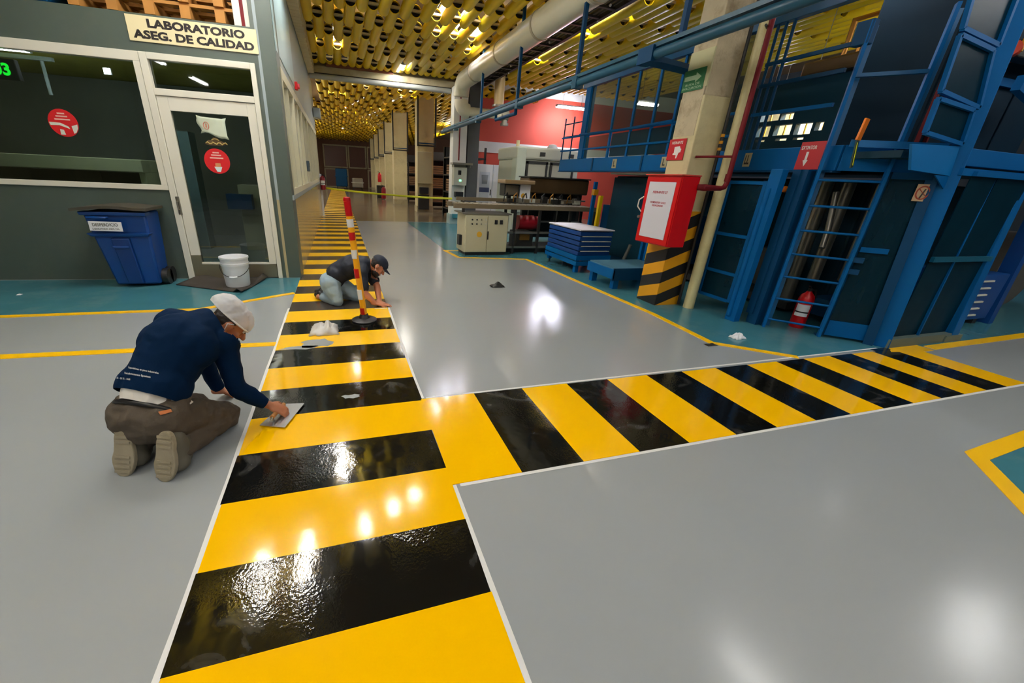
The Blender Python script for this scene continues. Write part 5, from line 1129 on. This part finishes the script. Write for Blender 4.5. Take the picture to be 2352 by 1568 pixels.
# ================================================================== PEOPLE
class Blob:
    def __init__(s): s.m = MB()
    def cap(s, p, q, r1, r2=None, seg=14):
        p = V(p); q = V(q); r2 = r1 if r2 is None else r2; d = (q-p); L = d.length; d /= max(L, 1e-6)
        prof = [(r1*math.sin(a), -r1*math.cos(a)) for a in [PI/2*i/4 for i in range(5)]]+[(r2*math.cos(a), L+r2*math.sin(a)) for a in [PI/2*i/4 for i in range(5)]]
        s.m.lathe(prof, p, seg, d); return s
    def chain(s, pts):
        for (p, r), (q, r2) in zip(pts, pts[1:]): s.cap(p, q, r, r2)
        return s
    def ell(s, c, rx, ry, rz, ax=None, seg=18, rings=12):
        c = V(c); k = len(s.m.v); s.m.sphere((0, 0, 0), 1, seg, rings)
        ax = ax or (V((1, 0, 0)), V((0, 1, 0)), V((0, 0, 1)))
        for i in range(k, len(s.m.v)):
            v = s.m.v[i]; s.m.v[i] = c+ax[0]*(v.x*rx)+ax[1]*(v.y*ry)+ax[2]*(v.z*rz)
        return s
    def build(s, name, m, parent, voxel=.008, smooth=6, fold=0., fscale=9., cut=None, factor=.5, label=None):
        me = bpy.data.meshes.new('tmp'); me.from_pydata(s.m.v, [], s.m.f); ob = bpy.data.objects.new('tmp', me); COL.objects.link(ob)
        r = ob.modifiers.new('r', 'REMESH'); r.mode = 'VOXEL'; r.voxel_size = voxel
        sm = ob.modifiers.new('s', 'SMOOTH'); sm.iterations = smooth; sm.factor = factor
        dg = bpy.context.evaluated_depsgraph_get(); m2 = bpy.data.meshes.new_from_object(ob.evaluated_get(dg))
        bpy.data.objects.remove(ob); bpy.data.meshes.remove(me)
        bm = bmesh.new(); bm.from_mesh(m2)
        if fold:
            bm.normal_update(); nv = []
            for v in bm.verts:
                c = v.co; w = noise.noise(V((c.x*fscale, c.y*fscale, c.z*fscale)))+.6*noise.noise(V((c.x*fscale*2.3, c.y*fscale*2.3+5, c.z*fscale*1.4)))
                rdg = 1-abs(noise.noise(V((c.x*fscale*.8+9, c.y*fscale*.8, c.z*fscale*1.6))))*2
                nv.append(c+v.normal*(fold*(w+.6*rdg)))
            for v, c in zip(bm.verts, nv): v.co = c
        if cut:
            for cc in cut:
                    co, no = cc[:2]; near, rad = (cc[2], cc[3]) if len(cc) > 2 else (None, 0)
                    if near is None: g = bm.verts[:]+bm.edges[:]+bm.faces[:]
                    else:
                        fs_ = [f_ for f_ in bm.faces if (f_.calc_center_median()-V(near)).length < rad]; g = fs_+list({e for f_ in fs_ for e in f_.edges})+list({v for f_ in fs_ for v in f_.verts})
                    bmesh.ops.bisect_plane(bm, geom=g, plane_co=V(co), plane_no=V(no), clear_outer=True)
        mb = MB(); mb.v = [v.co.copy() for v in bm.verts]
        for i, v in enumerate(bm.verts): v.index = i
        mb.f = [tuple(v.index for v in f.verts) for f in bm.faces]; bm.free(); bpy.data.meshes.remove(m2)
        return mb.build(name, m, parent, smooth=70, label=label)
def basis(up, fwd):
    z = V(up).normalized(); y = V(fwd); y = (y-z*y.dot(z)).normalized(); x = y.cross(z); return x, y, z     # right, forward, up
def head_shapes(b, c, ax, k=1.):
    x, y, z = ax; c = V(c)
    b.ell(c+z*.02*k, .076*k, .095*k, .098*k, ax)                       # skull
    b.ell(c+y*.035*k-z*.06*k, .056*k, .058*k, .062*k, ax)              # jaw
    b.ell(c+y*.072*k-z*.10*k, .024*k, .02*k, .018*k, ax)               # chin
    b.cap(c+y*.088*k+z*.012*k, c+y*.112*k-z*.032*k, .010*k, .015*k, 10)  # nose
    b.cap(c+y*.088*k+z*.03*k-x*.03*k, c+y*.088*k+z*.03*k+x*.03*k, .012*k, .012*k, 10)  # brow
    for s_ in (-1, 1):
        b.ell(c+x*.077*k*s_-z*.012*k-y*.006*k, .012*k, .022*k, .032*k, ax)   # ear
        b.ell(c+x*.042*k*s_+y*.062*k-z*.03*k, .02*k, .018*k, .02*k, ax)      # cheek
    b.cap(c+y*.094*k-z*.066*k-x*.018*k, c+y*.094*k-z*.066*k+x*.018*k, .009*k, .009*k, 8)   # lips
def face_parts(c, ax, par, skin_lip, k=1.):
    x, y, z = ax; c = V(c)
    for s_ in (-1, 1):
        MB().sphere(c+x*.031*k*s_+y*.087*k+z*.006*k, .0085*k, 10, 8).build('eye', mat('eye_white', (226, 220, 210), .3), par, smooth=60)
        MB().sphere(c+x*.031*k*s_+y*.094*k+z*.004*k, .0055*k, 8, 6).build('iris', mat('dark_iris', (30, 18, 12), .2), par, smooth=60)
        MB().tube([c+x*(.015+.012*i)*k*s_+y*(.099-.004*i)*k+z*(.030+.004*math.sin(i*1.2))*k for i in range(4)], .0045*k, 6).build('eyebrow', M_HAIR, par, smooth=60)
    MB().tube([c+x*(-.02+.008*i)*k+y*(.1025-.0005*abs(i-2.5)**2)*k-z*.066*k for i in range(6)], .0028*k, 6).build('mouth', mat('lip_brown', (140, 74, 62), .5), par, smooth=60)
def hand_shapes(b, wrist, palm_dir, palm_n, spread, curl, side, k=1.):
    """palm from the wrist along palm_dir; palm_n is the back of the hand; spread is the direction across the knuckles"""
    d = V(palm_dir).normalized(); n = V(palm_n); n = (n-d*n.dot(d)).normalized(); s_ = V(spread); s_ = (s_-d*s_.dot(d)-n*s_.dot(n)).normalized(); w = V(wrist)
    b.ell(w+d*.045*k, .043*k, .05*k, .017*k, (s_, d, n)); b.cap(w-d*.03*k, w+d*.02*k, .027*k, .026*k)
    L = (.066, .076, .072, .056)
    for i in range(4):
        o = (i-1.5)*.0205*k; base = w+d*.078*k+s_*o-n*.002*k; p = base; dr = d+s_*o*1.5; b.cap(w+d*.05*k+s_*o*.8, p, .0095*k, .0095*k, 10)
        for j, f in enumerate((.45, .32, .26)):
            a = curl*(j+.6); dd = (dr*math.cos(a)-n*math.sin(a)).normalized(); q = p+dd*(L[i]*f*k); b.cap(p, q, (.0092-.0008*j)*k, (.0086-.0008*j)*k, 10); p = q
    tb = w+d*.02*k+s_*side*.03*k-n*.006*k; t1 = tb+(d*.6+s_*side*.75-n*.3).normalized()*.038*k; t2 = t1+(d*.85+s_*side*.15-n*.5).normalized()*.03*k; t3 = t2+(d*.9-s_*side*.15-n*.5).normalized()*.024*k
    b.cap(tb, t1, .0135*k, .011*k, 10); b.cap(t1, t2, .011*k, .0098*k, 10); b.cap(t2, t3, .0098*k, .0085*k, 10)

# ---------------- first man: kneeling at the left, troweling
P1 = thing('person', 'man in navy long sleeves and white hair net kneeling, troweling the stripes', 'person', (-.95, 2.1, 0))
f = V((.42, .91, 0)).normalized(); r = V((f.y, -f.x, 0)); U = V((0, 0, 1))
hip = V((-1.005, 2.10, .235)); hR = hip+r*.085; hL = hip-r*.085
kR = V((-.735, 2.305, .075)); kL = V((-.945, 2.47, .075))
aR = V((-.875, 1.975, .095)); aL = V((-1.085, 2.065, .095))
chest = V((-.895, 2.34, .54)); waist = V((-.985, 2.17, .37)); shM = V((-.80, 2.45, .56))
sR = V((-.705, 2.40, .505)); sL = V((-.975, 2.53, .585)); neck = V((-.765, 2.50, .60)); HC = V((-.685, 2.53, .575))
eR = V((-.655, 2.31, .245)); wR = V((-.515, 2.345, .095)); eL = V((-.90, 2.62, .33)); wL = V((-.86, 2.66, .06))
hax = basis((.62, .28, .62), (.72, .08, -.72))
def torso(b, g=0.):
    b.chain([(hip, .125+g+min(0, g)*.5), (waist, .128+g), (chest, .148+g), (shM, .118+g)])
    b.cap(waist-r*.05, waist+r*.05, .115+g); b.cap(chest-r*.065-U*.01, chest+r*.065-U*.01, .122+g)
    b.chain([(sL, .075+g), (shM-U*.01, .095+g), (sR, .075+g)]); b.cap(chest+U*.015-f*.04, shM+U*.0-f*.02, .115+g)
def armR(b, g=0., w=True):
    b.chain([(sR, .064+g), (sR.lerp(eR, .5), .056+g), (eR, .045+g)]); b.chain([(eR, .045+g), (eR.lerp(wR, .35), .043+g), (wR, .030+g)])
def armL(b, g=0.):
    b.chain([(sL, .064+g), (sL.lerp(eL, .5), .056+g), (eL, .046+g)]); b.chain([(eL, .046+g), (eL.lerp(wL, .35), .044+g), (wL, .030+g)])
def legs(b, g=0.):
    for h, k, a in ((hR, kR, aR), (hL, kL, aL)):
        b.chain([(h, .105+g), (h.lerp(k, .5)+U*.0, .088+g), (k, .062+g)]); b.chain([(k, .062+g), (k.lerp(a, .35)+U*.01, .06+g), (a, .042+g)])
    b.cap(hL, hR, .115+g); b.ell(hip-f*.03+r*.065+U*.01, .085+g, .085+g, .085+g); b.ell(hip-f*.03-r*.065+U*.01, .085+g, .085+g, .085+g)
b = Blob(); torso(b, -.022); armR(b, -.014); armL(b, -.014); legs(b, -.018)
b.chain([(shM+U*.02, .062), (neck, .055), (HC-hax[1]*.03-hax[2]*.04, .054)]); head_shapes(b, HC, hax, 1.0)
hd = V((.62, -.10, -.30)); hand_shapes(b, wR+V((.008, -.002, -.002)), hd, (.2, -.3, .9), (.3, .9, .1), .42, 1, .95)
hand_shapes(b, wL, (.5, .55, -.35), (.2, .2, .9), (.8, -.6, 0), .12, 1, .95)
for a, k in ((aR, kR), (aL, kL)): b.chain([(a, .035), (a-U*.005-f*.04, .033), (a-f*.06-U*.05, .03)])
body1 = b.build('body', M_SKIN, P1, .007, 3)
face_parts(HC, hax, P1, M_SKIN, 1.0)
b = Blob(); torso(b, .018); armR(b, .006); armL(b, .006); b.cap(shM+U*.03, neck-hax[1]*.0-U*.0, .068, .062)
uz = (chest-waist).normalized()
jersey = b.build('jersey', M_NAVY, P1, .009, 5, .0055, 11, cut=[(hip+uz*.085, -uz, hip, .32), (wR-(wR-eR).normalized()*.02, (wR-eR).normalized(), wR, .1), (wL-(wL-eL).normalized()*.02, (wL-eL).normalized(), wL, .1), (neck.lerp(HC, .02), (HC-shM).normalized(), HC, .16)])
b = Blob(); b.chain([(hip+uz*.03, .139), (waist-uz*.02, .134)]); b.cap(hip+uz*.05-r*.05, hip+uz*.05+r*.05, .126)
b.build('undershirt', M_UNDER, P1, .009, 4, .002, 13, cut=[(hip+uz*.042, -uz), (hip+uz*.12, uz)])
b = Blob(); legs(b, .010); b.chain([(hip, .135), (hip+uz*.05, .13)]); b.cap(hip+uz*.05-r*.055, hip+uz*.05+r*.055, .122)
for h, k in ((hR, kR), (hL, kL)): b.cap(h.lerp(k, .45)-U*.06, k-U*.005-f*.1, .07, .055)
b.build('trousers', M_KHAKI, P1, .009, 3, .0115, 12, cut=[(V((0, 0, .006)), (0, 0, -1))])
# belt, leather patch
bc = hip+uz*.032; ring = []
bx_ = r; by_ = uz.cross(r).normalized()
def ringpts(c, rx, ry, n=36): return [c+bx_*(rx*math.cos(2*PI*i/n))+by_*(ry*math.sin(2*PI*i/n)) for i in range(n)]
MB().tube(ringpts(bc, .192, .143), .012, 8, closed=True).build('belt', M_BLACK, P1, smooth=60)
def drape(mbv, faces, target, dirv, off, name, m, par, shift=None):
    me = target.data; o0 = ORG[par]; bt = BVHTree.FromPolygons([v.co+o0 for v in me.vertices], [tuple(p.vertices) for p in me.polygons])
    vs = []
    for v in mbv:
        h = bt.ray_cast(v, dirv)
        if h[0] is None:
            h = bt.find_nearest(v)
        vs.append(h[0]-dirv*off)
    mb = MB(); mb.add(vs, faces); return mb.build(name, m, par)
trs = [o for o in P1.children if o.name.startswith('trousers')][0]
vd = (ray(380, 940)).normalized()
def pixgrid(pts4, n, m, dist):
    q = [CAMP+ray(*p).normalized()*dist for p in pts4]; vs = []; fs = []
    for i in range(n+1):
        for j in range(m+1): vs.append(q[0].lerp(q[1], i/n).lerp(q[3].lerp(q[2], i/n), j/m))
    for i in range(n):
        for j in range(m): k = i*(m+1)+j; fs.append((k, k+1, k+m+2, k+m+1))
    return vs, fs
vs, fs = pixgrid(((354, 948), (398, 938), (404, 948), (362, 960)), 6, 3, 1.6); drape(vs, fs, trs, vd, .006, 'leather_patch', M_LEATH, P1)
# lettering across the lower back of the jersey
def print_on(txt, p0, p1, size_px, target, par):
    tv, tf = text_mesh(txt, .015); xs = [v[0] for v in tv]; a0, a1 = min(xs), max(xs)
    vs = []
    for v in tv:
        s_ = (v[0]-a0)/(a1-a0); x = p0[0]+(p1[0]-p0[0])*s_; y = p0[1]+(p1[1]-p0[1])*s_-v[1]*size_px
        vs.append(CAMP+ray(x, y).normalized()*1.6)
    return drape(vs, tf, target, ray((p0[0]+p1[0])/2, (p0[1]+p1[1])/2).normalized(), .004, 'back_print', M_WINK, par)
print_on('Especialistas en pisos industriales', (274, 841), (383, 862), 9, jersey, P1)
print_on('Recubrimientos Epoxicos', (268, 855), (362, 870), 10, jersey, P1)
print_on('55 - 20 75 - 1468', (258, 868), (308, 874), 9, jersey, P1)
# shoes: kneeling, soles turned back
for a, k, nm in ((aR, kR, 0), (aL, kL, 1)):
    bk = (a-k); bk.z = 0; bk.normalize(); sd = V((bk.y, -bk.x, 0))
    heel = a+bk*.045+U*.085; ball = V((a.x, a.y, 0))+bk*.085+U*.055; toe = V((a.x, a.y, 0))+bk*.06+U*.032
    b = Blob(); b.chain([(a+bk*.0+U*.01, .056), (heel-bk*.035-U*.02, .055)]); b.chain([(heel-bk*.035-U*.01, .052), (heel.lerp(ball, .5)-bk*.05, .055), (ball-bk*.055, .057), (toe-bk*.065, .038)])
    b.cap(ball-bk*.05-sd*.022, ball-bk*.05+sd*.022, .05); b.cap(heel.lerp(ball, .5)-bk*.10, ball-bk*.10, .045)
    sh = b.build('shoe', M_SHOE, P1, .007, 4, .002, 20, cut=[(V((0, 0, .001)), (0, 0, -1))])
    sx = bk; prof = []
    n = 26; pl = []
    for i in range(n):
        t_ = 2*PI*i/n; c_ = math.cos(t_); s_ = math.sin(t_)
        w = .062+.005*s_ if s_ < 0 else .054
        w *= (1-.14*math.exp(-((s_-.15)/.3)**2)); pl.append((w*abs(c_)**.8*(1 if c_ > 0 else -1), .128*abs(s_)**.85*(1 if s_ > 0 else -1)))
    up = (heel+U*.045-(V((ball.x, ball.y, 0))+U*.012)); up = (heel-ball).normalized()
    ctr = heel.lerp(ball, .5)-U*.003
    FS = Fr(ctr+bk*.0, sd, (bk-up*bk.dot(up)), up)
    so = MB().fprism(FS, pl, -.004, .022); sob = so.build('sole', M_SOLE, P1, bevel=.006)
    for i in range(9):
        z = -.10+.025*i
        if -.01 < z < .035: continue
        MB().fbox(FS, -.038, .038, .0221, .026, z-.006, z+.006).build('tread', M_SOLE, sob)
# hair, net, mask
x, y, z = hax
b = Blob(); b.ell(HC+z*.022-y*.012, .0795, .092, .098, hax); b.ell(HC-y*.045-z*.02, .065, .05, .05, hax)
hair = b.build('hair', M_HAIR, P1, .006, 3, .003, 60, cut=[(HC-z*.035, -z+y*.25), (HC+y*.055+z*.03, y-z*.25)])
b = Blob(); b.ell(HC+z*.045-y*.02, .105, .135, .092, hax); b.ell(HC+z*.065-y*.055, .098, .11, .085, hax)
net = b.build('hair_net', M_NET, P1, .007, 4, .004, 26, cut=[(HC+z*.032-y*.01, -z-y*.12)])
rim = [HC+z*(.033-.014*math.sin(2*PI*i/30))-y*.012+x*(.098*math.cos(2*PI*i/30))+y*(.119*math.sin(2*PI*i/30)) for i in range(30)]
MB().tube(rim, .006, 8, closed=True).build('elastic_rim', mat('net_elastic', (236, 236, 236), .7), P1, smooth=60)
for s_ in (-1, 1): MB().tube([HC+x*.081*s_+y*.012+z*.015, HC+x*.088*s_-y*.018-z*.0, HC+x*.084*s_-y*.008-z*.045, HC+x*.07*s_+y*.0-z*.07], .0026, 6).build('mask_loop', M_WHITE, P1, smooth=60)
# trowel in his right hand
q = [at(*p) for p in ((597, 981), (655, 986), (700, 930), (652, 932))]
TW = thing('trowel', 'flat steel trowel held flat on the wet black and yellow stripe', 'trowel', (q[0]+q[2])/2+V((0, 0, .01)))
zb = .012; 
MB().prism([(p.x, p.y) for p in q], zb, zb+.004).build('blade', mat('bright_steel', (186, 186, 190), .25, .85, var=.08), TW)
hm = wR+hd.normalized()*.062+V((0, 0, -.018)); ax_ = (q[2]-q[1]).normalized()
MB().cyl(hm-ax_*.075, hm+ax_*.075, .014, 12).build('handle', mat('wood_handle', (170, 116, 60), .6), TW, smooth=40)
for s_ in (-1, 1): MB().tube([hm+ax_*.07*s_, hm+ax_*.085*s_+V((0, 0, -.01)), V((hm.x, hm.y, zb+.003))+ax_*.06*s_], .006, 8).build('tang', M_STEEL, TW, smooth=50)

# ---------------- second man: kneeling behind the post, reaching to the floor
P2 = thing('person', 'bearded man in dark cap and jeans kneeling behind the striped post', 'person', (.0, 4.75, 0))
f = V((1, -.12, 0)).normalized(); r = V((f.y, -f.x, 0))
hip = V((-.155, 4.83, .235)); hR = hip+r*.09; hL = hip-r*.09
kR = V((-.105, 4.64, .06)); kL = V((.14, 4.80, .06)); aR = V((-.27, 4.86, .05)); aL = V((-.24, 5.02, .05))
waist = V((-.09, 4.82, .335)); chest = V((.08, 4.78, .43)); shM = V((.205, 4.76, .445)); sR = V((.185, 4.63, .385)); sL = V((.26, 4.90, .40))
neck = V((.285, 4.755, .465)); HC = V((.385, 4.74, .445))
eR = V((.20, 4.545, .17)); wR = V((.315, 4.52, .045)); eL = V((.36, 4.72, .20)); wL = V((.37, 4.55, .045))
hax = basis((.68, -.03, .62), (.62, -.12, -.72))
def torso2(b, g=0.):
    b.chain([(hip, .12+g), (waist, .118+g), (chest, .132+g), (shM, .105+g)]); b.cap(waist-r*.04, waist+r*.04, .108+g); b.cap(chest-r*.06, chest+r*.06, .112+g); b.chain([(sL, .07+g), (shM, .085+g), (sR, .07+g)])
def arms2(b, g=0.):
    for s_, e, w in ((sR, eR, wR), (sL, eL, wL)): b.chain([(s_, .06+g), (s_.lerp(e, .5), .05+g), (e, .041+g)]); b.chain([(e, .041+g), (e.lerp(w, .3), .04+g), (w, .026+g)])
def legs2(b, g=0.):
    for h, k, a in ((hR, kR, aR), (hL, kL, aL)): b.chain([(h, .10+g), (h.lerp(k, .5), .085+g), (k, .06+g)]); b.chain([(k, .06+g), (k.lerp(a, .35), .056+g), (a, .042+g)])
    b.cap(hL, hR, .108+g); b.ell(hip-f*.04, .09+g, .12+g, .10+g)
b = Blob(); torso2(b, -.02); arms2(b, 0); legs2(b, -.018); b.chain([(shM, .06), (neck, .052), (HC-hax[1]*.03-hax[2]*.045, .052)]); head_shapes(b, HC, hax, 1.0)
hand_shapes(b, wR, (.85, .02, -.22), (.15, 0, 1), (0, 1, 0), .10, 1, .95); hand_shapes(b, wL, (.85, -.25, -.2), (.15, 0, 1), (.2, 1, 0), .08, -1, .95)
for a, k in ((aR, kR), (aL, kL)): b.cap(a, a-f*.05, .032)
b.build('body', M_SKIN2, P2, .007, 3); face_parts(HC, hax, P2, M_SKIN2)
uz = (chest-waist).normalized()
b = Blob(); torso2(b, .006)
for s_, e in ((sR, eR), (sL, eL)): b.chain([(s_, .07), (s_.lerp(e, .45), .066), (s_.lerp(e, .72), .066)])
b.cap(shM, neck, .066, .06)
ts = b.build('tshirt', M_NAVY2, P2, .009, 5, .005, 11, cut=[(waist-uz*.075, -uz, hip, .27), (neck+f*.015, (HC-shM).normalized(), HC, .16)])
b = Blob(); legs2(b, .009); b.cap(hip, hip.lerp(waist, .5), .122, .112)
b.build('jeans', M_JEANS, P2, .009, 4, .006, 11, cut=[(V((0, 0, .005)), (0, 0, -1))])
for a, k in ((aR, kR), (aL, kL)):
    bk = (a-k); bk.z = 0; bk.normalize(); b = Blob(); b.chain([(a, .05), (a+bk*.06+U*.0, .045), (a+bk*.12, .038)]); b.chain([(a+bk*.05+U*.03, .04), (a+bk*.10-U*.01, .036)])
    b.build('shoe', M_BLACK, P2, .008, 4, cut=[(V((0, 0, .002)), (0, 0, -1))])
x, y, z = hax
b = Blob(); b.ell(HC+z*.02-y*.014, .0795, .09, .094, hax); b.ell(HC-y*.05-z*.03, .06, .045, .045, hax)
b.build('hair', M_HAIR, P2, .006, 3, .003, 60, cut=[(HC-z*.05, -z+y*.25), (HC+y*.05+z*.03, y-z*.25)])
b = Blob(); b.ell(HC+y*.04-z*.075, .058, .056, .055, hax); b.ell(HC+y*.072-z*.105, .03, .026, .024, hax)
b.build('beard', M_HAIR, P2, .006, 3, .003, 60, cut=[(HC-z*.052+y*.05, z*.8+y*.35)])
b = Blob(); b.ell(HC+z*.038-y*.005, .088, .108, .085, hax)
cap = b.build('cap', mat('navy_cap', (22, 30, 46), .75), P2, .007, 3, cut=[(HC+z*.03, -z)])
N = 12; vs = []; fs = []
for i in range(N+1):
    a = -1.05+2.1*i/N
    for j in range(4):
        t_ = j/3; vs.append(HC+z*(.036-.012*t_-.02*(a*a)*.5)+x*(.086*math.sin(a)*(1+.05*t_))+y*(.098*math.cos(a)+.075*t_*math.cos(a*.9)))
for i in range(N):
    for j in range(3): k = i*4+j; fs.append((k, k+1, k+5, k+4))
br = MB().add(vs, fs).build('cap_brim', mat('navy_cap', (22, 30, 46), .75), P2, smooth=60); br.modifiers.new('t', 'SOLIDIFY').thickness = .005
mb = MB().bar(HC+z*.075+y*.09-x*.03, HC+z*.062+y*.098+x*.03, .014, .004, up=y); mb.bar(HC+z*.06+y*.1+x*.0, HC+z*.05+y*.102+x*.025, .012, .004, up=y); mb.build('cap_mark', M_WINK, P2, label='white mark on the cap front')
for s_ in (-1, 1): MB().tube([HC+x*.081*s_+y*.012+z*.01, HC+x*.086*s_-y*.016-z*.01, HC+x*.075*s_+y*.01-z*.06], .0024, 6).build('mask_loop', M_WHITE, P2, smooth=60)
q = eR.lerp(sR, .32); MB().obox(q+V((-.03, -.066, .0)), (.014, 0, .008), (0, .002, 0), (-.008, 0, .012)).build('sleeve_print', M_WINK, P2)
tag(MB().bar((.30, 4.45, .004), (.44, 4.44, .004), .02, .006).build('tape_strip', M_TAPE), 'strip of white masking tape under the second kneeling man\'s hands', 'tape')
